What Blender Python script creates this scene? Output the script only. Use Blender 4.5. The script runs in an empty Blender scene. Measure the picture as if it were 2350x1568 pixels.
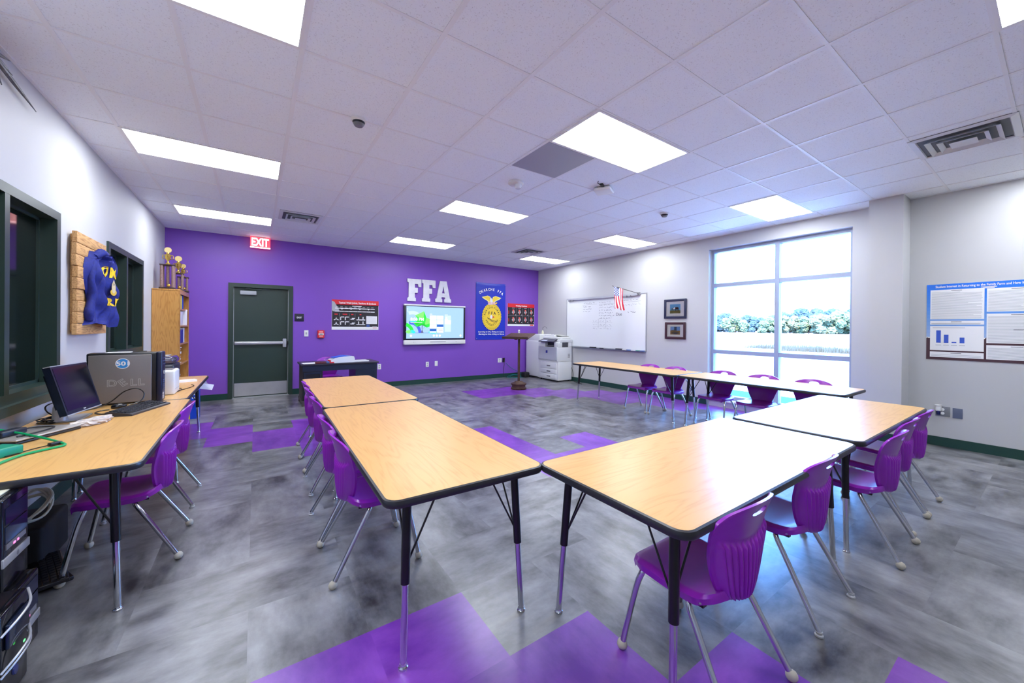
import bpy, bmesh, math, random
from mathutils import Vector, Matrix
random.seed(7)
SC=bpy.context.scene; COL=SC.collection
PI=math.pi
# ---------------------------------------------------------------- camera, world, exposure
H=1.352
cam=bpy.data.cameras.new('camera'); co=bpy.data.objects.new('camera',cam); COL.objects.link(co)
yaw,pit,rol=0.5973,-0.0031,0.0093
f=Vector((math.sin(yaw)*math.cos(pit),math.cos(yaw)*math.cos(pit),math.sin(pit)))
r=Vector((math.cos(yaw),-math.sin(yaw),0)); u=r.cross(f)
r2=math.cos(rol)*r+math.sin(rol)*u; u2=-math.sin(rol)*r+math.cos(rol)*u
Mx=Matrix((r2,u2,-f)).transposed().to_4x4(); Mx.translation=(0,0,H); co.matrix_world=Mx
cam.sensor_fit='HORIZONTAL'; cam.sensor_width=36; cam.lens=866.12/2350*36
cam.shift_y=-(784-753.8)/2350; cam.clip_start=.05; cam.clip_end=2000
SC.camera=co
vs=SC.view_settings; vs.view_transform='Standard'; vs.look='None'; vs.gamma=1; vs.use_curve_mapping=False
vs.exposure=0.52
world=bpy.data.worlds.new('world'); SC.world=world; world.use_nodes=True
wn=world.node_tree.nodes; wl=world.node_tree.links
SKY=(3.4,9.8,26.0)
bgn=wn['Background']; bgn.inputs['Strength'].default_value=1.0
bgn.inputs['Color'].default_value=(*SKY,1)
LAMP=14.5
fill_sun=bpy.data.lights.new('fill_sun','SUN'); fill_sun.energy=16; fill_sun.color=(1,.86,.62); fill_sun.angle=.02  # warm sun added to offset the blue sky light on field and trees
so=bpy.data.objects.new('fill_sun',fill_sun); COL.objects.link(so); so.rotation_euler=Vector((.62,.25,-.74)).to_track_quat('-Z','Y').to_euler()

# ---------------------------------------------------------------- materials
def lin(c):
    return tuple(((x/255)/12.92 if x/255<=.04045 else ((x/255+.055)/1.055)**2.4) for x in c)
MT={}
def mat(name,c,rough=.5,metal=0,emit=0,noise=0,nscale=8,bump=0,spec=.5,coat=0,stretch=None,c2=None):
    if name in MT: return MT[name]
    m=bpy.data.materials.new(name); m.use_nodes=True; MT[name]=m
    nt=m.node_tree; b=nt.nodes['Principled BSDF']; L=nt.links
    cl=lin(c); b.inputs['Base Color'].default_value=(*cl,1)
    b.inputs['Roughness'].default_value=rough; b.inputs['Metallic'].default_value=metal
    b.inputs['Specular IOR Level'].default_value=spec
    if coat: b.inputs['Coat Weight'].default_value=coat; b.inputs['Coat Roughness'].default_value=.15
    if emit: b.inputs['Emission Color'].default_value=(*cl,1); b.inputs['Emission Strength'].default_value=emit
    tc=nt.nodes.new('ShaderNodeTexCoord'); nz=nt.nodes.new('ShaderNodeTexNoise'); mp=nt.nodes.new('ShaderNodeMapping')
    L.new(tc.outputs['Object'],mp.inputs['Vector']); L.new(mp.outputs['Vector'],nz.inputs['Vector'])
    if stretch: mp.inputs['Scale'].default_value=stretch
    nz.inputs['Scale'].default_value=nscale; nz.inputs['Detail'].default_value=5
    if noise or c2:
        mx=nt.nodes.new('ShaderNodeMix'); mx.data_type='RGBA'
        d=lin(c2) if c2 else tuple(x*(1-noise) for x in cl)
        rp=nt.nodes.new('ShaderNodeValToRGB'); rp.color_ramp.elements[0].position=.35; rp.color_ramp.elements[1].position=.65
        L.new(nz.outputs['Fac'],rp.inputs['Fac']); L.new(rp.outputs['Color'],mx.inputs['Factor'])
        mx.inputs[6].default_value=(*d,1); mx.inputs[7].default_value=(*cl,1)
        L.new(mx.outputs[2],b.inputs['Base Color'])
    if bump:
        bp=nt.nodes.new('ShaderNodeBump'); bp.inputs['Strength'].default_value=bump; bp.inputs['Distance'].default_value=.01
        L.new(nz.outputs['Fac'],bp.inputs['Height']); L.new(bp.outputs['Normal'],b.inputs['Normal'])
    return m
def wood(name,c1,c2,rough=.3,scale=1.0,axis='X',coat=0,spec=.5):
    if name in MT: return MT[name]
    m=bpy.data.materials.new(name); m.use_nodes=True; MT[name]=m
    nt=m.node_tree; N=nt.nodes; L=nt.links; b=N['Principled BSDF']
    b.inputs['Roughness'].default_value=rough; b.inputs['Specular IOR Level'].default_value=spec
    if coat: b.inputs['Coat Weight'].default_value=coat; b.inputs['Coat Roughness'].default_value=.2
    tc=N.new('ShaderNodeTexCoord'); mp=N.new('ShaderNodeMapping'); L.new(tc.outputs['Object'],mp.inputs['Vector'])
    s=[6,6,6]; s['XYZ'.index(axis)]=.8; mp.inputs['Scale'].default_value=[x*scale for x in s]
    nz=N.new('ShaderNodeTexNoise'); nz.inputs['Scale'].default_value=1.0; nz.inputs['Detail'].default_value=2; L.new(mp.outputs[0],nz.inputs['Vector'])
    mul=N.new('ShaderNodeMath'); mul.operation='MULTIPLY'; mul.inputs[1].default_value=26; L.new(nz.outputs['Fac'],mul.inputs[0])
    fr=N.new('ShaderNodeMath'); fr.operation='PINGPONG'; fr.inputs[1].default_value=1; L.new(mul.outputs[0],fr.inputs[0])
    mp2=N.new('ShaderNodeMapping'); s=[90,90,90]; s['XYZ'.index(axis)]=4; mp2.inputs['Scale'].default_value=[x*scale for x in s]; L.new(tc.outputs['Object'],mp2.inputs['Vector'])
    n2=N.new('ShaderNodeTexNoise'); n2.inputs['Scale'].default_value=1; n2.inputs['Detail'].default_value=3; L.new(mp2.outputs[0],n2.inputs['Vector'])
    ad=N.new('ShaderNodeMath'); ad.operation='MULTIPLY_ADD'; ad.inputs[1].default_value=.45; L.new(fr.outputs[0],ad.inputs[0]); L.new(n2.outputs['Fac'],ad.inputs[2])
    rp=N.new('ShaderNodeValToRGB'); e=rp.color_ramp.elements; e[0].position=.35; e[0].color=(*lin(c2),1); e[1].position=.75; e[1].color=(*lin(c1),1)
    L.new(ad.outputs[0],rp.inputs['Fac']); L.new(rp.outputs[0],b.inputs['Base Color'])
    return m
def emis(name,c,s):
    if name in MT: return MT[name]
    m=bpy.data.materials.new(name); m.use_nodes=True; MT[name]=m
    b=m.node_tree.nodes['Principled BSDF']; b.inputs['Base Color'].default_value=(0.02,.02,.02,1); b.inputs['Roughness'].default_value=.3
    b.inputs['Emission Color'].default_value=(*lin(c),1); b.inputs['Emission Strength'].default_value=s
    return m
def glass(name,tint=(1,1,1),refl=.08):
    m=bpy.data.materials.new(name); m.use_nodes=True; nt=m.node_tree; N=nt.nodes; L=nt.links
    N.remove(N['Principled BSDF']); t=N.new('ShaderNodeBsdfTransparent'); t.inputs[0].default_value=(*tint,1)
    g=N.new('ShaderNodeBsdfGlossy'); g.inputs['Roughness'].default_value=.02
    fr=N.new('ShaderNodeFresnel'); fr.inputs[0].default_value=1.45
    mx=N.new('ShaderNodeMixShader'); L.new(fr.outputs[0],mx.inputs[0]); L.new(t.outputs[0],mx.inputs[1]); L.new(g.outputs[0],mx.inputs[2])
    L.new(mx.outputs[0],N['Material Output'].inputs[0]); return m
WHITE=mat('wall paint off white',(193,193,195),.6,noise=.02,nscale=1.5,bump=.02)
PURW=mat('wall paint purple',(130,80,192),.42,noise=.04,nscale=1.2)
GREEN=mat('dark green vinyl base',(22,62,56),.4)
DKGREEN=mat('dark green painted steel',(42,60,54),.38,noise=.06,nscale=3)
TEE=mat('ceiling tee white',(236,238,242),.5)
CHROME=mat('chrome',(205,207,212),.14,1)
STEEL=mat('brushed steel',(214,214,216),.36,.9,noise=.12,nscale=4)
BLACK=mat('black paint',(12,12,16),.3)
BLKP=mat('black plastic',(16,17,22),.35)
DKBLUE=mat('blue black plastic',(14,20,42),.3)
PLAST=mat('purple chair plastic',(146,34,180),.3,noise=.03,nscale=20,coat=.15)
BALL=mat('beige rubber ball glide',(178,172,158),.6)
EDGE=mat('dark rubber table edge',(38,38,44),.35,noise=.2,nscale=30)
TWOOD=wood('oak laminate tabletop',(222,174,106),(210,158,92),rough=.3,scale=1.0,spec=.32)
OAK=wood('honey oak veneer',(206,150,78),(178,118,54),rough=.35,scale=1.6,axis='Z')
PINE=wood('rough pallet pine',(206,160,104),(150,104,60),rough=.7,scale=2,axis='Y')
WHP=mat('white plastic',(232,232,230),.35)
GRP=mat('grey plastic',(120,120,126),.4)
SILV=mat('silver plastic',(176,178,182),.32,.3)
PAPER=mat('white paper',(238,238,240),.6)
RUST=mat('rusty brown steel',(96,72,60),.55,.4,noise=.35,nscale=14,bump=.2)
GOLD=mat('gold plated metal',(226,190,96),.22,.9)
DKW=wood('dark walnut base',(58,36,26),(34,20,16),rough=.3)
RED=mat('print red',(226,36,48),.45)
PBLK=mat('print black',(34,32,40),.45)
PBLUE=mat('print royal blue',(10,44,190),.35)
PYEL=mat('print yellow',(246,212,54),.5)
PDK=mat('print dark ink',(24,22,48),.6)
PGREY=mat('print grey',(120,122,130),.6)
PLG=mat('print light grey',(176,178,186),.6)
NAVY=mat('navy corduroy',(20,34,128),.75,noise=.25,nscale=40,bump=.3)
# ---------------------------------------------------------------- mesh builder
def sm(o):
    for p in o.data.polygons: p.use_smooth=True
class MB:
    def __init__(s): s.v=[]; s.f=[]; s.m=[]; s.sm=[]
    def add(s,vs_,fs,mi=0,smooth=False):
        n=len(s.v); s.v+=[tuple(p) for p in vs_]; s.f+=[tuple(i+n for i in q) for q in fs]; s.m+=[mi]*len(fs); s.sm+=[smooth]*len(fs); return s
    def box(s,a,b,mi=0,rot=None,c=None):
        x0,y0,z0=[min(p,q) for p,q in zip(a,b)]; x1,y1,z1=[max(p,q) for p,q in zip(a,b)]
        P=[Vector(p) for p in ((x0,y0,z0),(x1,y0,z0),(x1,y1,z0),(x0,y1,z0),(x0,y0,z1),(x1,y0,z1),(x1,y1,z1),(x0,y1,z1))]
        if rot is not None:
            cc=Vector(c) if c is not None else Vector(((x0+x1)/2,(y0+y1)/2,(z0+z1)/2)); P=[cc+rot@(p-cc) for p in P]
        return s.add(P,[(0,3,2,1),(4,5,6,7),(0,1,5,4),(1,2,6,5),(2,3,7,6),(3,0,4,7)],mi)
    def bbox(s,a,b,r=.01,mi=0,seg=3):
        bm=bmesh.new(); bmesh.ops.create_cube(bm,size=1)
        for v in bm.verts: v.co=Vector([(a[i]+b[i])/2+v.co[i]*(b[i]-a[i]) for i in range(3)])
        bmesh.ops.bevel(bm,geom=bm.edges[:],offset=r,segments=seg,affect='EDGES',profile=.5)
        bm.verts.index_update()
        s.add([v.co.copy() for v in bm.verts],[[v.index for v in q.verts] for q in bm.faces],mi,True); bm.free(); return s
    def prism(s,pts,z0,z1,mi=0,axis='z',msmooth=False):
        n=len(pts)
        def P(p,z): return {'z':(p[0],p[1],z),'y':(p[0],z,p[1]),'x':(z,p[0],p[1])}[axis]
        vs_=[P(p,z0) for p in pts]+[P(p,z1) for p in pts]
        s.add(vs_,[tuple(range(n))[::-1],tuple(range(n,2*n))],mi)
        return s.add(vs_,[(i,(i+1)%n,n+(i+1)%n,n+i) for i in range(n)],mi,msmooth)
    def tube(s,pts,r,mi=0,seg=10,caps=True):
        P=[Vector(p) for p in pts]; n=len(P); R_=r if isinstance(r,(list,tuple)) else [r]*n
        t0=(P[1]-P[0]).normalized(); a=t0.orthogonal().normalized(); vs_=[]
        for i in range(n):
            t=(P[min(i+1,n-1)]-P[max(i-1,0)]).normalized()
            a=(a-t*a.dot(t)); a=a.normalized() if a.length>1e-6 else t.orthogonal().normalized(); b=t.cross(a)
            for k in range(seg):
                w=2*PI*k/seg; vs_.append(P[i]+(a*math.cos(w)+b*math.sin(w))*R_[i])
        fs=[(i*seg+k,i*seg+(k+1)%seg,(i+1)*seg+(k+1)%seg,(i+1)*seg+k) for i in range(n-1) for k in range(seg)]
        s.add(vs_,fs,mi,True)
        if caps: s.add(vs_[:seg],[tuple(range(seg))[::-1]],mi); s.add(vs_[-seg:],[tuple(range(seg))],mi)
        return s
    def lathe(s,prof,c=(0,0,0),mi=0,seg=24,axis='z',sy=1):
        vs_=[];n=len(prof)
        for (rr,z) in prof:
            for k in range(seg):
                w=2*PI*k/seg; x,y=rr*math.cos(w),rr*math.sin(w)*sy
                p={'z':(x,y,z),'y':(x,z,y),'x':(z,x,y)}[axis]; vs_.append(tuple(p[i]+c[i] for i in range(3)))
        fs=[(i*seg+k,i*seg+(k+1)%seg,(i+1)*seg+(k+1)%seg,(i+1)*seg+k) for i in range(n-1) for k in range(seg)]
        return s.add(vs_,fs,mi,True)
    def ball(s,c,r,mi=0,seg=14,sc=(1,1,1)):
        n=seg//2; prof=[(max(1e-5,r*math.sin(PI*i/n)),-r*math.cos(PI*i/n)) for i in range(n+1)]
        k=len(s.v); s.lathe(prof,(0,0,0),mi,seg)
        for i in range(k,len(s.v)): p=s.v[i]; s.v[i]=(c[0]+p[0]*sc[0],c[1]+p[1]*sc[1],c[2]+p[2]*sc[2])
        return s
    def grid(s,fn,nu,nv,mi=0,flip=False):
        vs_=[fn(i/nu,j/nv) for j in range(nv+1) for i in range(nu+1)]
        fs=[(j*(nu+1)+i,j*(nu+1)+i+1,(j+1)*(nu+1)+i+1,(j+1)*(nu+1)+i) for j in range(nv) for i in range(nu)]
        if flip: fs=[q[::-1] for q in fs]
        return s.add(vs_,fs,mi,True)
    def build(s,name,mats,parent=None,loc=None,rotz=0):
        me=bpy.data.meshes.new(name); me.from_pydata(s.v,[],s.f)
        if not isinstance(mats,(list,tuple)): mats=[mats]
        for m in mats: me.materials.append(m)
        for p,mi,q in zip(me.polygons,s.m,s.sm): p.material_index=mi; p.use_smooth=q
        me.update()
        if any(s.sm) and not all(s.sm) or any(s.sm):
            try: me.set_sharp_from_angle(angle=math.radians(42))
            except Exception: pass
        o=bpy.data.objects.new(name,me); COL.objects.link(o)
        if parent is not None: o.parent=parent
        if loc is not None: o.location=loc
        o.rotation_euler=(0,0,rotz); return o
def fix(o):
    bm=bmesh.new(); bm.from_mesh(o.data); bmesh.ops.recalc_face_normals(bm,faces=bm.faces[:]); bm.to_mesh(o.data); bm.free(); return o
def tag(o,label,cat,group=None):
    o['label']=label; o['category']=cat
    if group: o['group']=group
    return o
def st(o): o['kind']='structure'; return o
def thing(name,label,cat,loc=(0,0,0),rotz=0,group=None):
    o=bpy.data.objects.new(name,None); COL.objects.link(o); o.location=loc; o.rotation_euler=(0,0,rotz); o.empty_display_size=.1
    return tag(o,label,cat,group)
KIDS={}
def kids(o): return [c for c in bpy.data.objects if c.parent==o]
def dup(root,loc,rotz,label,group=None,scale=None):
    def cp(o,par):
        c=o.copy(); COL.objects.link(c); c.parent=par
        for ch in kids(o): cp(ch,c)
        return c
    c=cp(root,None); c.location=loc; c.rotation_euler=(0,0,rotz); c['label']=label
    if group: c['group']=group
    return c
def smooth_path(pts,n=6):
    P=[Vector(p) for p in pts]; out=[]
    for i in range(len(P)-1):
        p0=P[max(i-1,0)];p1=P[i];p2=P[i+1];p3=P[min(i+2,len(P)-1)]
        for k in range(n):
            t=k/n; out.append(.5*((2*p1)+(p2-p0)*t+(2*p0-5*p1+4*p2-p3)*t*t+(3*p1-p0-3*p2+p3)*t**3))
    out.append(P[-1]); return out
def rrect(x0,y0,x1,y1,r,n=6):
    o=[]
    for cx_,cy_,a in ((x1-r,y0+r,-90),(x1-r,y1-r,0),(x0+r,y1-r,90),(x0+r,y0+r,180)):
        for k in range(n+1): w=math.radians(a+90*k/n); o.append((cx_+r*math.cos(w),cy_+r*math.sin(w)))
    return o
# text to 2D triangles
TX={}
def text2d(st_,bold=0.0):
    key=(st_,bold)
    if key in TX: return TX[key]
    cu=bpy.data.curves.new('t','FONT'); cu.body=st_; cu.size=1; cu.offset=bold; cu.resolution_u=4; cu.dimensions='2D'; cu.fill_mode='BOTH'
    o=bpy.data.objects.new('t',cu); COL.objects.link(o); dg=bpy.context.evaluated_depsgraph_get()
    me=bpy.data.meshes.new_from_object(o.evaluated_get(dg)); vs_=[(v.co.x,v.co.y) for v in me.vertices]; fs=[tuple(p.vertices) for p in me.polygons]
    bpy.data.objects.remove(o); bpy.data.curves.remove(cu); bpy.data.meshes.remove(me)
    TX[key]=(vs_,fs); return TX[key]
class Flat:
    "printed matter on a flat face: origin O, right S, up U, normal N"
    def __init__(s,mb,O,S,U,N,eps=.0012): s.mb=mb;s.O=Vector(O);s.S=Vector(S);s.U=Vector(U);s.N=Vector(N);s.e=eps
    def P(s,a,b,l): return s.O+s.S*a+s.U*b+s.N*(s.e*l)
    def poly(s,pts,mi,l=1): s.mb.add([s.P(a,b,l) for a,b in pts],[tuple(range(len(pts)))],mi)
    def rect(s,a0,b0,a1,b1,mi,l=1): s.poly([(a0,b0),(a1,b0),(a1,b1),(a0,b1)],mi,l)
    def ell(s,a,b,ra,rb,mi,l=1,n=28,sc=0,k=0): s.poly([(a+(ra*(1+sc*math.cos(k*2*PI*i/n)))*math.cos(2*PI*i/n),b+(rb*(1+sc*math.cos(k*2*PI*i/n)))*math.sin(2*PI*i/n)) for i in range(n)],mi,l)
    def line(s,pts,w,mi,l=1):
        for (a0,b0),(a1,b1) in zip(pts[:-1],pts[1:]):
            d=math.hypot(a1-a0,b1-b0) or 1e-6; nx,ny=-(b1-b0)/d*w/2,(a1-a0)/d*w/2
            s.poly([(a0-nx,b0-ny),(a1-nx,b1-ny),(a1+nx,b1+ny),(a0+nx,b0+ny)],mi,l)
    def text(s,t,a,b,size,mi,l=2,al='c',bold=0,sx=1,shear=0,rot=0,width=None):
        vs_,fs=text2d(t,bold)
        if not vs_: return
        x0=min(v[0] for v in vs_);x1=max(v[0] for v in vs_)
        if width: sx=width/((x1-x0)*size)
        off={'c':-(x0+x1)/2,'l':-x0,'r':-x1}[al]; c,sn=math.cos(rot),math.sin(rot)
        o=[]
        for x,y in vs_:
            X=((x+off)*sx+shear*y)*size; Y=y*size; o.append(s.P(a+X*c-Y*sn,b+X*sn+Y*c,l))
        s.mb.add(o,fs,mi)
    def arc(s,t,a,b,ra,rb,a0,a1,size,mi,l=2,inv=False,bold=.02,sx=1):
        n=len(t)
        for i,ch in enumerate(t):
            if ch==' ': continue
            w=math.radians(a0+(a1-a0)*i/(n-1)); x,y=a+ra*math.cos(w),b+rb*math.sin(w)
            s.text(ch,x,y,size,mi,l,bold=bold,sx=sx,rot=math.atan2(rb*math.cos(w),-ra*math.sin(w))+(0 if inv else PI))
    def scribble(s,a,b,L_,h,w,mi,l=2,seed=0):
        rg=random.Random(seed); x=a; pts=[]
        while x<a+L_:
            if rg.random()<.18 and len(pts)>3: s.line(pts,w,mi,l); pts=[]; x+=h*.7; continue
            pts.append((x,b+rg.random()*h)); x+=h*(.22+.3*rg.random())
        if len(pts)>1: s.line(pts,w,mi,l)
    def lines(s,a0,b0,a1,b1,n,w,mi,l=2,seed=1):
        rg=random.Random(seed)
        for i in range(n):
            y=b1-(b1-b0)*(i+.5)/n; e=a1-(a1-a0)*(rg.random()*.5 if rg.random()<.2 else rg.random()*.03); s.rect(a0,y-w/2,e,y+w/2,mi,l)
# ---------------------------------------------------------------- room shell
XL,XR,YB,ZC,YF=-1.264,6.694,8.521,2.98,-3.4
TH=.22
GX={-5:-.95,-4:-.365,-3:.22,-2:.86,-1:1.465,0:2.1,1:2.69,2:3.305,3:3.93,4:4.54,5:5.17,6:5.77,7:6.36}
GY={-9:-3.4,-8:-2.8,-7:-2.2,-6:-1.6,-5:-.98,-4:-.37,-3:.23,-2:.78,-1:1.36,0:1.96,1:2.55,2:3.155,3:3.78,4:4.40,5:4.98,6:5.59,7:6.21,8:6.82,9:7.36,10:7.95}
def wallmb(ax,pos,thick,a0,a1,z0,z1,holes):
    "wall slab with rectangular holes; ax 'x': plane x=pos, runs along y"
    mb=MB(); cuts=sorted({a0,a1,*[h[0] for h in holes],*[h[1] for h in holes]})
    for c0,c1 in zip(cuts[:-1],cuts[1:]):
        hs=[h for h in holes if h[0]<=c0 and h[1]>=c1]; zs=[z0]
        for h in sorted(hs,key=lambda h:h[2]): zs+=[h[2],h[3]]
        zs.append(z1)
        for k in range(0,len(zs),2):
            if zs[k+1]-zs[k]>1e-4:
                if ax=='x': mb.box((pos,c0,zs[k]),(pos+thick,c1,zs[k+1]))
                else: mb.box((c0,pos,zs[k]),(c1,pos+thick,zs[k+1]))
    return mb
W1=(1.645,3.608,.12,2.765)      # big window in right wall
L1=(3.05,4.365,.86,2.185); L2=(5.545,6.985,1.0,2.185)
st(wallmb('x',XL,-TH,YF,YB+TH,0,ZC+.3,[L1,L2]).build('wall_left',WHITE))
st(wallmb('x',XR,TH,YF,YB+TH,0,ZC+.3,[W1]).build('wall_right',WHITE))
DX0,DX1,DZ=-.345,.545,2.05
st(wallmb('y',YB,TH,XL,XR,0,ZC+.3,[(DX0-.05,DX1+.05,0,DZ+.05)]).build('wall_back',PURW))
st(MB().box((XL-TH,YF-TH,0),(XR+TH,YF,ZC+.3)).build('wall_front',WHITE))
st(MB().box((6.35,1.10,0),(XR,1.405,ZC)).build('wall_column',WHITE))
# herringbone plank floor
def floor():
    s=.447; x0,y0=-.02,.83; V=[];F=[];TN=[];UV=[]
    rg=random.Random(3)
    PUR=set()
    def P(i,*js):
        for j in js: PUR.add((i,j))
    for i in (-2,-1,0,1): P(i,0,1)
    P(2,0,-1);P(3,-1,-2);P(4,-2);PUR.discard((3,0));P(5,-3,-4);P(6,-4,-5)
    PUR.discard((4,0)); P(1,-1);P(0,-1)
    P(3,0) ; PUR.discard((3,0))
    # staircase limits
    for i,jm in ((2,0),(3,-1),(4,-1),(5,-2),(6,-2),(7,-3)): pass
    P(-3,11,12,13);P(-2,11,12);P(-1,10,11);P(0,9,10);P(1,8,9,10,11);P(2,8,9,10);P(3,7,8,9);P(4,6,7,8)
    P(5,5,6,7);P(5,4);P(6,4,3);P(7,4,3,5);P(8,3,4);P(9,2,3);P(6,3)
    PUR.discard((8,4))
    P(8,12,13);P(9,12,13);P(10,13,12);P(10,11);P(11,12,11,10);P(12,11,10,9);P(13,10,9,8);P(14,9,8,7,6)
    P(12,8);P(13,7,6);P(14,5,4)
    ilo,ihi,jlo,jhi=-4,16,-10,18
    def clipq(a,b,c,d,tone,pur,ori):
        a2,b2,c2,d2=max(a,XL-.1),max(b,YF-.1),min(c,XR+.1),min(d,YB+.22)
        if c2-a2<1e-3 or d2-b2<1e-3: return
        n=len(V); V.extend([(a2,b2,0),(c2,b2,0),(c2,d2,0),(a2,d2,0)]); F.append((n,n+1,n+2,n+3))
        TN.append((tone,1.0 if pur else 0.0,ori))
        def q(x,y): return ((x-a)/s,(y-b)/s)
        UV.append([q(a2,b2),q(c2,b2),q(c2,d2),q(a2,d2)])
    for i in range(ilo,ihi):
        for j in range(jlo,jhi):
            k=(i-j)%4; a,b=x0+s*i,y0+s*j
            # find partner cell
            if k==0: q=(i+1,j);ori=0
            elif k==1: q=(i-1,j);ori=0
            elif k==3: q=(i,j+1);ori=1
            else: q=(i,j-1);ori=1
            key=min((i,j),q); rg2=random.Random(key[0]*991+key[1]*37+5); tone=rg2.random(); pur=(i,j) in PUR
            n=len(V); clipq(a,b,a+s,b+s,tone,pur,ori)
            if len(V)>n:
                # seams stored as uv inside the two cell plank
                off=(0 if (i,j)==key else (1,0)[ori],0 if (i,j)==key else (0,1)[ori])
                UV[-1]=[(p[0]+(off[0]),p[1]+(off[1])) for p in UV[-1]]
    me=bpy.data.meshes.new('floor'); me.from_pydata(V,[],F)
    me.uv_layers.new(name='UVMap'); me.color_attributes.new('plank','FLOAT_COLOR','CORNER'); uv=me.uv_layers['UVMap']; ca=me.color_attributes['plank']
    for p in me.polygons:
        for k,li in enumerate(p.loop_indices): uv.data[li].uv=UV[p.index][k]; ca.data[li].color=(*TN[p.index],1)
    m=bpy.data.materials.new('vinyl plank floor'); m.use_nodes=True; N=m.node_tree.nodes; L=m.node_tree.links; b=N['Principled BSDF']
    at=N.new('ShaderNodeAttribute'); at.attribute_name='plank'; sep=N.new('ShaderNodeSeparateColor'); L.new(at.outputs['Color'],sep.inputs[0])
    tc=N.new('ShaderNodeTexCoord')
    def nz(scale,sx,sy,det=6):
        mp=N.new('ShaderNodeMapping'); mp.inputs['Scale'].default_value=(sx,sy,1); L.new(tc.outputs['Object'],mp.inputs['Vector'])
        # shift by plank tone so the streaks break at every plank
        cb=N.new('ShaderNodeCombineXYZ'); ml=N.new('ShaderNodeMath'); ml.operation='MULTIPLY'; ml.inputs[1].default_value=37; L.new(sep.outputs[0],ml.inputs[0]); L.new(ml.outputs[0],cb.inputs[2])
        ad=N.new('ShaderNodeVectorMath'); L.new(mp.outputs[0],ad.inputs[0]); L.new(cb.outputs[0],ad.inputs[1])
        n=N.new('ShaderNodeTexNoise'); n.inputs['Scale'].default_value=scale; n.inputs['Detail'].default_value=det; n.inputs['Roughness'].default_value=.62; L.new(ad.outputs[0],n.inputs['Vector']); return n
    na=nz(1,2.4,5.2,9); nb=nz(1,5.2,2.4,9); nc=nz(7,1,1,8)
    mx=N.new('ShaderNodeMix'); L.new(sep.outputs[2],mx.inputs['Factor']); L.new(na.outputs['Fac'],mx.inputs['A']); L.new(nb.outputs['Fac'],mx.inputs['B'])
    t0=N.new('ShaderNodeMath'); t0.operation='MULTIPLY_ADD'; t0.inputs[1].default_value=.33; t1=N.new('ShaderNodeMath'); t1.operation='SUBTRACT'; t1.inputs[1].default_value=.5; L.new(nc.outputs['Fac'],t1.inputs[0]); L.new(t1.outputs[0],t0.inputs[0]); L.new(mx.outputs[0],t0.inputs[2])
    t=N.new('ShaderNodeMath'); t.operation='MULTIPLY_ADD'; t.inputs[1].default_value=.06; L.new(sep.outputs[0],t.inputs[0]); L.new(t0.outputs[0],t.inputs[2])
    def ramp(c0,c1,p0,p1):
        rp=N.new('ShaderNodeValToRGB'); e=rp.color_ramp.elements; e[0].position=p0;e[0].color=(*lin(c0),1);e[1].position=p1;e[1].color=(*lin(c1),1); L.new(t.outputs[0],rp.inputs[0]); return rp
    g=ramp((44,44,49),(150,150,153),.33,.76); pz=ramp((92,26,140),(142,78,186),.33,.76)
    m2=N.new('ShaderNodeMix'); m2.data_type='RGBA'; L.new(sep.outputs[1],m2.inputs['Factor']); L.new(g.outputs[0],m2.inputs[6]); L.new(pz.outputs[0],m2.inputs[7])
    L.new(m2.outputs[2],b.inputs['Base Color']); b.inputs['Roughness'].default_value=.30; b.inputs['Specular IOR Level'].default_value=.8
    bp=N.new('ShaderNodeBump'); bp.inputs['Strength'].default_value=.08; bp.inputs['Distance'].default_value=.01; L.new(mx.outputs[0],bp.inputs['Height']); L.new(bp.outputs[0],b.inputs['Normal'])
    me.materials.append(m); o=bpy.data.objects.new('floor',me); COL.objects.link(o); return st(o)
floor()
# slab under the floor and ceiling
def ceiling_mat():
    m=mat('ceiling tile',(240,245,251),.85); N=m.node_tree.nodes; L=m.node_tree.links; b=N['Principled BSDF']
    tc=N.new('ShaderNodeTexCoord'); v=N.new('ShaderNodeTexNoise'); v.inputs['Scale'].default_value=130; v.inputs['Detail'].default_value=3; L.new(tc.outputs['Object'],v.inputs['Vector'])
    rp=N.new('ShaderNodeValToRGB'); e=rp.color_ramp.elements; e[0].position=.30;e[0].color=(*lin((214,216,222)),1);e[1].position=.40;e[1].color=(*lin((240,245,251)),1)
    L.new(v.outputs['Fac'],rp.inputs[0]); L.new(rp.outputs[0],b.inputs['Base Color']); return m
st(MB().box((XL-TH,YF-TH,ZC),(XR+TH,YB+TH,ZC+.2)).build('ceiling',ceiling_mat()))
g=MB()
for x in GX.values(): g.box((x-.014,YF,ZC-.004),(x+.014,YB,ZC+.001))
for y in list(GY.values())[1:]: g.box((XL,y-.010,ZC-.0035),(XR,y+.010,ZC+.001))
g.box((XL,YF,ZC-.006),(XL+.02,YB,ZC)).box((XR-.02,YF,ZC-.006),(XR,YB,ZC)).box((XL,YB-.02,ZC-.006),(XR,YB,ZC))
st(g.build('trim_1',TEE))
bh=.105
st(MB().box((XL,YF,0),(XL+.012,YB,bh)).build('baseboard_left',GREEN))
st(MB().box((XL,YB-.012,0),(DX0-.055,YB,bh)).box((DX1+.055,YB-.012,0),(XR,YB,bh)).build('baseboard_back',GREEN))
st(MB().box((XR-.012,YF,0),(XR,1.10,bh)).box((6.338,1.09,0),(XR,1.10,bh)).box((6.338,1.09,0),(6.35,1.415,bh)).box((XR-.012,1.405,0),(XR,1.645,bh)).box((XR-.012,3.608,0),(XR,YB,bh)).box((XR,3.60,0),(XR+.10,3.608,bh)).build('baseboard_right',GREEN))
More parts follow.
